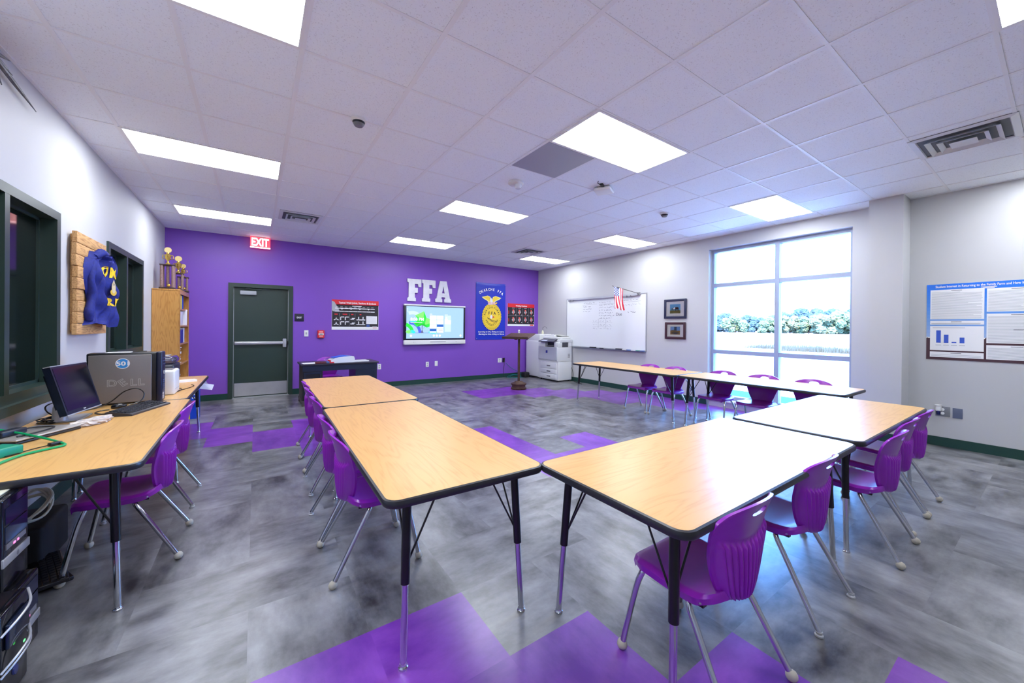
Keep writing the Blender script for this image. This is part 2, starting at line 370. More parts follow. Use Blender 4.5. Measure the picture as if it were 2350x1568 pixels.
# big window
def window1():
    fm=mat('anodised aluminium frame',(158,168,190),.4,.0)
    w=thing('window_1','','w',(0,0,0)); del w['label'],w['category']; w['kind']='structure'
    xf=6.80; y0,y1,z0,z1=W1; m=MB()
    m.box((xf,y0,z0),(xf+.11,y0+.045,z1)).box((xf,y1-.045,z0),(xf+.11,y1,z1)).box((xf+.001,y0+.045,z1-.05),(xf+.11,y1-.045,z1)).box((xf+.001,y0+.045,z0),(xf+.11,y1-.045,z0+.07))
    m.box((xf-.005,2.545,z0+.07),(xf+.112,2.607,z1-.05))
    for a,b in ((y0+.045,2.545),(2.607,y1-.045)):
        for c,d in ((2.098,2.163),(.918,.985)): m.box((xf+.002,a,c),(xf+.109,b,d))
    m.build('window_frame',fm,w)
    for (a,b) in ((y0+.045,2.545),(2.607,y1-.045)):
        for (c,d) in ((z0+.07,.918),(.985,2.098),(2.163,z1-.05)):
            MB().box((xf+.05,a,c),(xf+.056,b,d)).build('window_pane',GL,w)
    MB().box((6.66,y0+.003,z0-.02),(xf,y1-.003,z0+.004)).build('window_sill',mat('sill white',(225,226,228),.4),w)
GL=glass('clear glass')
window1()
def window2(n,D,mull,shade):
    y0,y1,z0,z1=D; w=thing('window_%d'%n,'','w'); del w['label'],w['category']; w['kind']='structure'
    m=MB(); fw=.05; xo=XL+.018; xi=XL-.17
    for a,b,c,d in ((y0-.012,y0+fw,z0-.012,z1+.012),(y1-fw,y1+.012,z0-.012,z1+.012),(y0+fw,y1-fw,z1-fw,z1+.012),(y0+fw,y1-fw,z0-.012,z0+fw)):
        m.box((xi,a,c),(xo,b,d))
    for q in mull: m.box((xi,q-.028,z0+fw),(xo-.001,q+.028,z1-fw))
    # glazing stops half way
    for a,b in zip([y0+fw]+[q+.028 for q in mull],[q-.028 for q in mull]+[y1-fw]):
        xs=XL-.085; m.box((xs-.016,a,z0+fw),(xs+.016,a+.02,z1-fw)).box((xs-.016,b-.02,z0+fw),(xs+.016,b,z1-fw)).box((xs-.016,a,z1-fw-.02),(xs+.016,b,z1-fw)).box((xs-.016,a,z0+fw),(xs+.016,b,z0+fw+.02))
        MB().box((xs-.003,a+.015,z0+fw+.015),(xs+.003,b-.015,z1-fw-.015)).build('window_pane',mat('dark interior glass',(12,22,20),.08,spec=.6),w)
    m.build('window_frame',DKGREEN,w)
    MB().box((XL-.02,y0-.04,z0-.07),(XL+.05,y1+.03,z0-.012)).build('window_sill',DKGREEN,w)
window2(2,L1,[3.62],0); window2(3,L2,[6.22],0)
# door
def door():
    d=thing('door_1','','w'); del d['label'],d['category']; d['kind']='structure'
    m=MB(); a,b=DX0-.05,DX1+.05
    for x0,x1,z0,z1 in ((a-.012,DX0+.012,0,DZ+.062),(DX1-.012,b+.012,0,DZ+.062),(DX0+.012,DX1-.012,DZ-.01,DZ+.062)): m.box((x0,YB-.018,z0),(x1,YB+.15,z1))
    m.build('door_frame',DKGREEN,d)
    yl=YB+.05
    MB().box((DX0+.015,yl,.012),(DX1-.015,yl+.045,DZ-.013)).build('door_leaf',DKGREEN,d)
    MB().box((DX0+.03,yl-.003,.03),(DX1-.03,yl+.002,.27)).build('kick_plate',STEEL,d)
    p=MB(); p.bbox((DX0+.03,yl-.055,.985),(DX1-.06,yl-.02,1.035),.008).box((DX0+.03,yl-.03,.98),(DX1-.05,yl,1.04)); pb=p.build('panic_bar',STEEL,d)
    q=MB(); q.bbox((DX1-.105,yl-.065,.925),(DX1-.045,yl,1.09),.012); q.build('latch_case',SILV,pb)
    MB().bbox((DX1-.04,yl-.05,.975),(DX1-.012,yl,1.045),.008).build('strike',BLACK,d)
    MB().bbox((DX0+.11,yl-.055,DZ-.145),(DX0+.36,yl,DZ-.07),.01).build('closer_body',mat('closer grey',(170,174,180),.4),d)
    c=MB(); c.tube([(DX0+.18,yl-.04,DZ-.06),(DX0+.20,yl-.07,DZ-.035),(DX0+.44,yl-.065,DZ-.045),(DX0+.42,yl-.03,DZ-.02)],.009).build('closer_arm',DKGREEN,d)
    MB().box((DX0,YB-.04,0),(DX1,YB+.14,.012)).build('threshold',SILV,d)
    e=MB(); e.box((DX0+.012,yl-.004,.01),(DX0+.02,yl+.01,DZ-.01)).box((DX1-.02,yl-.004,.01),(DX1-.012,yl+.01,DZ-.01)); e.build('weather_strip',SILV,d)
    MB().box((a,YB+.15,0),(b,YB+.2,DZ+.05)).build('door_backing',BLACK,d)
door()
# ---------------------------------------------------------------- outdoors
st(MB().box((XR+TH,-900,-.35),(1500,1500,-.25)).build('field',mat('pale wheat field',(104,84,72),.9,noise=.25,nscale=.06,stretch=(1,.25,1))))
go=MB().box((XR+TH,-6,-.25),(9.9,14,-.16)).build('lawn',mat('green lawn',(12,52,32),.9,noise=.35,nscale=30)); st(go)
st(MB().box((9.9,-12,-.25),(13.2,30,-.2)).build('sidewalk',mat('pale concrete',(224,222,218),.8,noise=.05)))
leafm=[mat('dusty green leaves',(96,104,66),.9,noise=.3,nscale=.5),mat('blue green leaves',(66,80,74),.9,noise=.3,nscale=.5),mat('olive green leaves',(106,108,72),.9,noise=.3,nscale=.5)]
BARK=mat('bark',(84,72,62),.9)
def tree(az,dist,h,w,k,label,seed):
    rg=random.Random(seed); x,y=math.cos(az)*dist,math.sin(az)*dist
    t=thing('tree',label,'tree',(x,y,-.25),rg.random()*6,'trees beyond the field')
    MB().tube([(0,0,0),(.1,0,h*.3),(0,.1,h*.6)],[.22,.16,.1],seg=7).build('trunk',BARK,t)
    m=MB()
    for q in range(26):
        a=rg.random()*6.28; rr=(rg.random()**.5)*w*.44; zz=h*(.10+.76*rg.random()); s=h*.14+rg.random()*h*.08
        if zz>h*.7: rr*=.5
        cx_,cy_=rr*math.cos(a),rr*math.sin(a); zz=min(zz,h-s*.8)
        bm=bmesh.new(); bmesh.ops.create_icosphere(bm,subdivisions=3,radius=s)
        for v in bm.verts: v.co*=1+rg.uniform(-.24,.28)+.09*math.sin(v.co.x*7/s+q)*math.sin(v.co.y*6/s)*math.cos(v.co.z*7/s)
        bm.verts.index_update(); m.add([v.co+Vector((cx_,cy_,zz)) for v in bm.verts],[[v.index for v in p.verts] for p in bm.faces],0,False); bm.free()
    m.build('crown',leafm[k],t)
spec=[ # azimuth from x axis (deg), distance, height, width, kind
(29.2,95,3.6,6,0),(27.6,118,5.6,7,1),(26.3,112,6.2,7.5,1),(25.2,94,4.6,7,0),(24.0,116,5.8,7,1),(22.6,110,4.6,6,1),(21.4,92,4.0,6.4,0),(20.3,112,6.6,7,1),
(19.4,95,4.4,6,2),(18.6,115,7.4,6,1),(17.6,94,4.6,6.4,0),(16.9,116,7.6,8,1),(16.0,92,4.9,6.6,2),(15.2,113,7.2,8,1),(14.5,93,5.4,6.6,0),(13.6,118,8.4,6.8,1),(12.9,94,4.6,6,0),(12.0,116,6.2,7,1),(11.4,93,4.4,6,2),(10.4,112,5.6,7,1),(30.3,116,5.2,7,1),(9.2,94,4.2,6,0)]
names=['pale green round tree','dark blue green taller tree','olive bushy tree']
for n,(az,dd,h,w,k) in enumerate(spec):
    row=sorted([q for q in spec if (q[1]<100)==(dd<100)],key=lambda q:-q[0]); pos=[q[0] for q in row].index(az)
    ordn=['leftmost','second','third','fourth','fifth','sixth','seventh','eighth','ninth','tenth','eleventh','twelfth','thirteenth','fourteenth'][pos]
    lab='%s beyond the field, %s from the left in the %s row'%(names[k],ordn,'nearer' if dd<100 else 'farther') if pos else '%s beyond the field, leftmost in the %s row'%(names[k],'nearer' if dd<100 else 'farther')
    tree(math.radians(az),dd*2.3,h*1.75,w*1.75,k,lab,n)
tag(MB().tube([(89,21.9,-.25),(89,21.9,5.2)],.16,seg=8).build('utility_pole',mat('pole white',(240,240,240),.6)),'thin white pole standing in front of the far tree line','pole')
for n,(px_,py_,L_) in enumerate(((36,12.6,3.2),(34,9.9,2.4))):
    g=MB(); rg=random.Random(n)
    for q in range(700):
        a=rg.uniform(-L_,L_); b=rg.uniform(-.8,.8); h=.25+.3*rg.random()*(1-abs(a/L_)**2); d=rg.uniform(-.1,.1)
        g.add([(b,a,0),(b+.02,a+.05,0),(b+d,a+d,h)],[(0,1,2)])
    o=g.build('weed_patch',mat('grey green weeds',(80,74,54),.9),loc=(px_,py_,-.25)); o['kind']='stuff'
    tag(o,'long low patch of weeds in the pale field, %s'%('left of the window mullion side' if n==0 else 'toward the right pane'),'weeds')
# ---------------------------------------------------------------- ceiling lights, vents, detectors
TROF=mat('troffer white',(235,236,238),.4)
DIFF=emis('lamp diffuser',(242,248,255),LAMP)
def light(x0,x1,y0,y1,label):
    t=thing('ceiling_light',label,'light',((x0+x1)/2,(y0+y1)/2,ZC),0,'2x4 ceiling light panels'); w,d=(x1-x0)/2,(y1-y0)/2
    m=MB()
    for a,b,c,e in ((-w,-w+.02,-d,d),(w-.02,w,-d,d),(-w+.02,w-.02,-d,-d+.02),(-w+.02,w-.02,d-.02,d)): m.box((a,c,-.009),(b,e,-.001))
    m.build('frame',TROF,t)
    MB().box((-w+.02,-d+.02,-.006),(w-.02,d-.02,-.002)).build('diffuser',DIFF,t)
    # centre basket ridge
cl={(-5,-4):0,(0,-4):'ceiling light panel cut by the top right corner of the photo',(-5,0):'ceiling light panel cut by the top edge above the left side',(0,0):'large ceiling light panel right beside the square grey ceiling panel',
 (5,-4):'ceiling light panel cut by the right edge beyond the square diffuser',(-5,4):'long ceiling light panel near the left wall, nearer of the two there',(0,4):'ceiling light panel above the middle of the room, third from the purple wall side detector',
 (5,0):'ceiling light panel above the big window',(-5,8):'long ceiling light panel near the left wall by the exit sign',(0,8):'ceiling light panel above the big white letters',(5,4):'ceiling light panel above the whiteboard and flag',(5,8):'smallest ceiling light panel, above the copier corner'}
cl[(0,4)]='ceiling light panel in the middle row, between the grey square panel and the purple wall'
for (i,j),lb in cl.items():
    a,b,c,d=GX[i],GX[i+2],GY[j],GY[j+1]
    if (i,j)==(5,-4): a=5.27;b=6.5
    light(a+.004,b-.004,c+.004,d-.004,lb or 'ceiling light panel over the near left corner behind the camera')
def vent(xc,yc,s,label,rz=0):
    t=thing('ceiling_vent',label,'vent',(xc,yc,ZC),rz,'square ceiling diffusers')
    MB().box((-s,-s,-.004),(s,s,0)).build('backing',mat('vent dark',(92,96,104),.6),t)
    m=MB()
    def ring(a,b,z0,z1):
        for k in range(4):
            R_=Matrix.Rotation(k*PI/2,3,'Z'); P=[R_@Vector(p) for p in ((-a,-a,z0),(a,-a,z0),(b,-b,z1),(-b,-b,z1),(-a,-a,z0-.003),(a,-a,z0-.003),(b,-b,z1-.003),(-b,-b,z1-.003))]
            m.add(P,[(0,1,2,3),(7,6,5,4),(0,4,5,1),(3,2,6,7)])
    ring(s,s*.86,-.004,-.012); ring(s*.70,s*.60,-.030,-.008); ring(s*.48,s*.38,-.034,-.010); ring(s*.26,.001,-.038,-.030); ring(s*.86,s*.84,-.012,-.004)
    m.build('louver',mat('vent white',(214,217,222),.4),t)
vent(.55,6.51,.27,'square ceiling diffuser by the long light panel near the exit sign')
vent(4.93,.50,.29,'large square ceiling diffuser near the right edge of the photo')
vent(4.85,6.5,.28,'far square ceiling diffuser above the blue banner')
tag(MB().box((GX[0]+.014,GY[1]+.012,ZC-.005),(GX[1]-.014,GY[2]-.012,ZC+.001)).build('ceiling_panel',mat('grey metal panel',(172,174,184),.35,.3)),'plain grey square ceiling panel beside the large light','panel')
def detector(x,y,label,big=False):
    t=thing('smoke_detector',label,'detector',(x,y,ZC),0)
    MB().lathe([(.0001,0),(.055,0),(.058,-.018),(.048,-.024)],seg=20).build('base',WHP,t)
    MB().lathe([(.046,-.022),(.036,-.05),(.03,-.056),(.0001,-.056)],seg=20).build('sensor',WHP if big else GRP,t)
    if big: MB().lathe([(.028,-.05),(.03,-.07),(.02,-.088),(.0001,-.094)],(.02,-.03,0),seg=14).build('strobe',mat('strobe clear',(226,228,236),.1),t)
    else: MB().lathe([(.047,-.026),(.042,-.038)],seg=20).build('vent_ring',BLKP,t)
detector(.664,3.15,'small round smoke detector on the ceiling between the left and middle light rows')
o=thing('fire_alarm_strobe','round white ceiling alarm with a clear strobe, nearer the middle of the room','alarm',(2.407,3.487,ZC))
MB().lathe([(.0001,0),(.085,0),(.088,-.02),(.07,-.035),(.0001,-.037)],seg=24).build('housing',WHP,o)
MB().lathe([(.04,-.03),(.042,-.06),(.03,-.08),(.0001,-.085)],(.01,-.03,0),seg=16).build('strobe_lens',mat('strobe clear',(226,228,236),.1),o)
detector(4.754,3.2,'tiny dark smoke detector on the ceiling toward the whiteboard')
o=thing('access_point','flat white box with a cable on the ceiling between two light panels','device',(3.35,3.05,ZC),.5)
MB().bbox((-.10,-.10,-.045),(.10,.10,-.008),.015).build('case',WHP,o)
MB().box((-.08,-.06,-.01),(.08,.06,0)).box((-.17,-.03,-.02),(-.10,.0,0)).tube([(-.16,0,-.01),(-.2,.02,-.005),(-.25,.0,-.001)],.004).build('bracket',BLKP,o)
# ---------------------------------------------------------------- tables
def make_table(L_,W_,loc,rz,label,splay=((1,1),)*4,hz=.70):
    "top with rounded corners; long axis is local x"
    t=thing('classroom_table',label,'table',loc,rz,'oak laminate classroom tables'); h=hz
    a,b=L_/2,W_/2
    MB().prism(rrect(-a+.012,-b+.012,a-.012,b-.012,.05),h-.028,h,0).build('tabletop',TWOOD,t)
    m=MB(); R_=rrect(-a,-b,a,b,.062); Ri=rrect(-a+.013,-b+.013,a-.013,b-.013,.05); n=len(R_)
    prof=[(1,h),(0.25,h-.003),(0,h-.010),(0,h-.024),(.3,h-.031),(1,h-.032)]
    vs_=[]
    for (w,z) in prof:
        for k in range(n): vs_.append((R_[k][0]*(1-w)+Ri[k][0]*w,R_[k][1]*(1-w)+Ri[k][1]*w,z))
    m.add(vs_,[(i*n+k,i*n+(k+1)%n,(i+1)*n+(k+1)%n,(i+1)*n+k) for i in range(len(prof)-1) for k in range(n)],0,True)
    fix(m.build('edge_band',EDGE,t))
    for sx in (-1,1):
        for sy in (-1,1):
            top=Vector((sx*(a-.115),sy*(b-.115),h-.03)); foot=Vector((sx*(a-.075),sy*(b-.092),0))
            mid=top.lerp(foot,.52); lg=MB().tube([top,mid],.0185,seg=14)
            lg.tube([top+Vector((0,0,0)),top+(foot-top)*.03],.03,seg=14)
            leg=lg.build('leg',BLACK,t)
            i2=MB().tube([mid-(foot-top)*.02,foot+Vector((0,0,.02))],.0135,seg=14)
            i2.build('leg_extension',CHROME,leg)
            MB().lathe([(.0001,.022),(.014,.022),(.015,.012),(.019,.008),(.019,0),(.0001,0)],tuple(foot),seg=14).build('foot_glide',CHROME,leg)
            br=MB(); q=top.lerp(foot,.42)
            for dx,dy in ((-sx*.16,0),(0,-sy*.14)): br.tube([q+Vector((-sx*.008,-sy*.008,.0)),Vector((top.x+dx,top.y+dy,h-.031))],.0045,seg=6)
            br.build('leg_brace',BLACK,leg)
    return t
def tbl(x0,x1,y0,y1,label,skew=0):
    if x1-x0>y1-y0: return make_table(x1-x0,y1-y0,((x0+x1)/2,(y0+y1)/2,0),skew,label)
    return make_table(y1-y0,x1-x0,((x0+x1)/2,(y0+y1)/2,0),PI/2+skew,label)
tbl(.415,1.165,1.385,3.27,'oak laminate table in the middle left row, its rounded corner nearest the camera',-.018)
tbl(.455,1.245,3.285,5.20,'oak laminate table end to end behind the middle left one, near the dark desk',-.006)
tbl(1.125,2.87,.665,1.44,'oak laminate table in the foreground right of centre, meeting another at its corner',0)
tbl(2.915,4.72,.655,1.405,'oak laminate table with white window glare, right of the foreground one',0)
tbl(4.845,5.60,3.075,5.16,'narrow looking oak laminate table in front of the whiteboard',0)
tbl(4.87,5.62,1.24,3.06,'bright glare covered table in front of the big window',0)
tbl(-1.215,-.445,2.43,4.315,'oak laminate table along the left wall carrying the monitor and grey computer',.01)
tbl(-1.235,-.485,4.33,6.17,'oak laminate table by the left wall, far one toward the bookcase',0)
# ---------------------------------------------------------------- chairs
def chair_proto(ball,loc,rz,label,group):
    t=thing('student_chair',label,'chair',loc,rz,group)
    # seat
    YS=[(.206,.378),(.202,.390),(.188,.397),(.12,.399),(.04,.393),(-.04,.392),(-.09,.397),(-.115,.402),(-.135,.407),(-.150,.411),(-.160,.410)]
    def prof(v):
        w=v*(len(YS)-1); i=min(int(w),len(YS)-2); f_=w-i; return [YS[i][k]*(1-f_)+YS[i+1][k]*f_ for k in (0,1)]
    def hw(v):
        y,_=prof(v)
        if y>.12: return .198-.032*((y-.12)/.086)**2.5
        if y>-.07: return .198
        return .198*max(.02,1-((-.07-y)/.0905)**2.6)**.5
    def top(u_,v):
        y,z=prof(v); U_=2*u_-1; w=hw(v); e=abs(U_)
        return (U_*w,y-.012*(e**4 if v<.25 else 0),z+.008*e*e-.012*max(0,(e-.92)/.08)**2)
    def bot(u_,v):
        y,z=prof(v); U_=2*u_-1; w=hw(v)*.97; e=abs(U_)
        return (U_*w,y-.012*(e**4 if v<.25 else 0)+(0 if v>.3 else -.004),z-(.012 if e<.9 else .012+.020*((e-.9)/.1)*(1 if v<.6 else max(0,(1-v)/.4)))-.02*max(0,(v-.7)/.3))
    m=MB(); m.grid(top,24,28); m.grid(bot,24,28,flip=True)
    nu,nv=24,28; N1=(nu+1)*(nv+1); idx=lambda i,j:j*(nu+1)+i
    loop=[idx(i,0) for i in range(nu+1)]+[idx(nu,j) for j in range(1,nv+1)]+[idx(i,nv) for i in range(nu-1,-1,-1)]+[idx(0,j) for j in range(nv-1,0,-1)]
    n=len(loop); m.f+=[(loop[k],loop[k]+N1,loop[(k+1)%n]+N1,loop[(k+1)%n]) for k in range(n)]; m.m+=[0]*n; m.sm+=[True]*n
    fix(m.build('seat',PLAST,t))
    # backrest: front skin and ribbed rear skin
    Z0,Z1=.358,.748
    def bw(v):
        P=[(0,.03),(.02,.062),(.05,.088),(.10,.108),(.16,.124),(.24,.138),(.34,.154),(.5,.178),(.68,.200),(.80,.209),(.90,.208),(.96,.202),(1,.188)]
        for (a,b),(c,d) in zip(P[:-1],P[1:]):
            if v<=c: return b+(d-b)*(v-a)/(c-a)
        return P[-1][1]
    def yf(v): return -.158-.018*v-.050*v**3+.010*math.sin(PI*min(1,v*1.5))
    def zt(U_,v):
        e=abs(U_); return Z0+(Z1-Z0)*v-(.034*e**2+.012*e**8)*max(0,(v-.45)/.55)**1.5
    def front(u_,v):
        U_=2*u_-1; return (U_*bw(v),yf(v)+(.030+.028*v)*U_*U_+.002,zt(U_,v))
    def rear(u_,v):
        U_=2*u_-1; e=abs(U_); x,y,z=front(u_,v); th=.011
        lim=.70-.12*(1-e**2)
        if v<lim+.02 and e<.90:
            k=min(1,(lim+.02-v)/.06)*min(1,(.90-e)/.08)*min(1,v/.05)
            bulge=.026*math.sin(PI*min(1,v/(lim+.02)))**.7
            ph=(U_*6.5)%1.0; rib=.015*(1-ph if ph>.15 else ph/.15*.85)
            th+=k*(bulge*.9+rib)
        return (x,y-th,z)
    nu,nv=104,40; m=MB(); m.grid(front,nu,nv,flip=True); m.grid(rear,nu,nv)
    N1=(nu+1)*(nv+1); idx=lambda i,j:j*(nu+1)+i
    loop=[idx(i,0) for i in range(nu+1)]+[idx(nu,j) for j in range(1,nv+1)]+[idx(i,nv) for i in range(nu-1,-1,-1)]+[idx(0,j) for j in range(nv-1,0,-1)]
    n=len(loop); m.f+=[(loop[k],loop[(k+1)%n],loop[(k+1)%n]+N1,loop[k]+N1) for k in range(n)]; m.m+=[0]*n; m.sm+=[True]*n
    bk=fix(m.build('backrest',PLAST,t))
    cut=MB(); zc=Z0+(Z1-Z0)*.895
    pts=[]
    for k in range(28):
        w=2*PI*k/28; pts.append((.052*math.copysign(abs(math.cos(w))**.8,math.cos(w)),zc+.015*math.sin(w)-(.004*math.cos(w)**2)))
    cut.prism(pts,-.4,.1,0,axis='y'); cu=fix(cut.build('cutter',PLAST))
    md=bk.modifiers.new('b','BOOLEAN'); md.object=cu; md.operation='DIFFERENCE'; md.solver='EXACT'
    bk.parent=None; bpy.context.view_layer.update(); dg=bpy.context.evaluated_depsgraph_get(); me=bpy.data.meshes.new_from_object(bk.evaluated_get(dg)); 
    if len(me.polygons)>4000: bk.modifiers.clear(); bk.data=me
    else: bk.modifiers.clear()
    bk.parent=t
    for p in bk.data.polygons: p.use_smooth=True
    try: bk.data.set_sharp_from_angle(angle=math.radians(50))
    except Exception: pass
    bpy.data.objects.remove(cu)
    # under-seat frame
    m=MB()
    for s_ in (-1,1): m.box((s_*.165-.012,-.11,.360),(s_*.165+.012,.15,.376)); 
    for y in (-.10,-.03,.05,.13):
        for s_ in (-1,1): m.lathe([(.0001,.374),(.008,.376),(.008,.383),(.0001,.386)],(s_*.181,y,0),1,10)
    m.box((-.165,.10,.362),(.165,.122,.372)).box((-.165,-.09,.362),(.165,-.066,.372))
    m.build('seat_bracket',[BLKP,CHROME],t)
    for s_ in (-1,1):
        fl=smooth_path([(s_*.10,.135,.368),(s_*.165,.138,.366),(s_*.182,.146,.345),(s_*.190,.168,.27),(s_*.205,.212,.05)],5)
        rl=smooth_path([(s_*.10,-.035,.366),(s_*.150,-.045,.364),(s_*.178,-.058,.340),(s_*.190,-.100,.27),(s_*.216,-.225,.05)],5)
        for P_ in (fl,rl):
            e=P_[-1]; d=(P_[-1]-P_[-3]).normalized(); foot=e+d*((e.z-.02)/-d.z)
            lg=MB().tube(P_+[foot],.0118,seg=12).build('leg',CHROME,t)
            if ball: MB().ball((foot.x,foot.y,.0215),.0215,sc=(1,1,1)).build('ball_glide',BALL,lg)
            else: MB().lathe([(.0001,.024),(.014,.022),(.012,.012),(.017,.008),(.017,.001),(.0001,0)],(foot.x,foot.y,0),seg=14).build('foot_glide',SILV,lg)
    return t
FP=0; FX=-PI/2; FN=PI/2   # facing +y, +x, -x
gB='purple chairs along the front right tables'; gA='purple chairs along the middle left tables'; gC='purple chairs by the whiteboard and window'; gD='purple chairs at the left wall tables'
def ctr(rx,ry,face):  # place by rear feet centre
    return {'+y':(rx,ry+.225,0),'+x':(rx+.225,ry,0),'-x':(rx-.225,ry,0),'-y':(rx,ry-.225,0)}[face]
pb=chair_proto(True,ctr(1.495,.602,'+y'),FP,'purple plastic chair nearest the camera, its ribbed back toward us in the foreground',gB)
pg=chair_proto(False,ctr(2.285,.622,'+y'),FP,'purple plastic chair second from the foreground right, flat metal feet',gB)
dup(pb,ctr(3.245,.54,'+y'),.02,'purple plastic chair third from the foreground, beside the joint of the two right tables')
dup(pb,ctr(3.79,.575,'+y'),0,'purple plastic chair fourth from the foreground, mostly behind the third')
dup(pb,ctr(4.27,.575,'+y'),0,'purple plastic chair last in the right hand row, nearest the wall outlets')
dup(pb,ctr(.353,2.323,'+x'),FX,'purple plastic chair nearest the camera at the middle left table',gA)
dup(pg,ctr(.355,2.80,'+x'),FX,'purple plastic chair second along the middle left table, close behind the first',gA)
dup(pg,ctr(.39,3.58,'+x'),FX,'purple plastic chair third along the middle left row, at the table joint',gA)
dup(pb,ctr(.40,4.13,'+x'),FX,'purple plastic chair fourth along the middle left row',gA)
dup(pb,ctr(.42,4.62,'+x'),FX,'purple plastic chair farthest along the middle left row, beside the dark desk',gA)
dup(pb,ctr(5.575,3.96,'-x'),FN,'purple plastic chair below the flag, leftmost behind the whiteboard table',gC)
dup(pb,ctr(5.575,3.49,'-x'),FN,'purple plastic chair where the whiteboard and window tables meet',gC)
dup(pg,ctr(5.67,2.80,'-x'),FN,'purple plastic chair at the left edge of the big window, blue sheen on its seat',gC)
dup(pg,ctr(5.66,2.27,'-x'),FN,'purple plastic chair in front of the window mullion',gC)
dup(pg,ctr(5.66,1.73,'-x'),FN,'purple plastic chair farthest right by the window, only its back top showing',gC)
dup(pb,ctr(-.375,3.085,'-x'),FN,'purple plastic chair pulled to the left wall table, nearest the camera there',gD)
dup(pg,ctr(-.395,3.84,'-x'),FN,'purple plastic chair behind the near one at the left wall table',gD)
dup(pb,(1.17,7.80,0),PI+.05,'purple plastic chair seen through the kneehole of the dark desk','purple chair at the desk')
# ---------------------------------------------------------------- things on the purple wall
BS,BU,BN=(1,0,0),(0,0,1),(0,-1,0)
def slab_F(x0,z0,w,h,second=False):
    W=w; t=h*.20
    return [(0,0),(.60*W,0),(.60*W,.13*h),(.52*W,.16*h),(.52*W,.38*h),(.74*W,.38*h),(.74*W,.60*h),(.52*W,.60*h),(.52*W,.79*h),(.76*W,.79*h),(.80*W,.66*h),(W,.66*h),(W,h),(0,h),(0,.86*h),(.10*W,.84*h),(.10*W,.16*h),(0,.13*h)]
def wall_letter(pts,holes,x0,z0,label,name='letter'):
    bm=bmesh.new()
    o=MB(); P=[(x0+a,z0+b) for a,b in pts]
    # ngon front through curve fill
    cu=bpy.data.curves.new('t','CURVE'); cu.dimensions='2D'; cu.fill_mode='BOTH'; cu.extrude=.016; cu.bevel_depth=.004; cu.bevel_resolution=1
    for Q in [pts]+holes:
        sp=cu.splines.new('POLY'); sp.points.add(len(Q)-1)
        for i,(a,b) in enumerate(Q): sp.points[i].co=(a,b,0,1)
        sp.use_cyclic_u=True
    ob=bpy.data.objects.new('t',cu); COL.objects.link(ob); me=bpy.data.meshes.new_from_object(ob.evaluated_get(bpy.context.evaluated_depsgraph_get()))
    bpy.data.objects.remove(ob); me.name=name; me.materials.clear(); me.materials.append(mat('galvanised letter metal',(232,232,238),.4,.1,noise=.12,nscale=9))
    for v in me.vertices: a,b,c=v.co; v.co=(a,-c,b)
    ob=bpy.data.objects.new(name,me); COL.objects.link(ob); ob.location=(x0,YB-.024,z0); bm.free()
    fix(ob); return tag(ob,label,'letter','large wall letters')
wall_letter(slab_F(0,0,.325,.505),[],2.872,1.937,'large grey slab letter F on the purple wall, first of the three')
wall_letter(slab_F(0,0,.325,.505),[],3.222,1.937,'large grey slab letter F on the purple wall, in the middle of the three')
h_,w_=.505,.40
wall_letter([(0,0),(.42*w_,0),(.42*w_,.14*h_),(.36*w_,.16*h_),(.38*w_,.25*h_),(.62*w_,.25*h_),(.64*w_,.16*h_),(.58*w_,.14*h_),(.58*w_,0),(w_,0),(w_,.14*h_),(.92*w_,.18*h_),(.70*w_,h_),(.28*w_,h_),(.08*w_,.18*h_),(0,.14*h_)],[[(.40*w_,.42*h_),(.50*w_,.80*h_),(.60*w_,.42*h_)]],3.555,1.937,'large grey slab letter A on the purple wall')
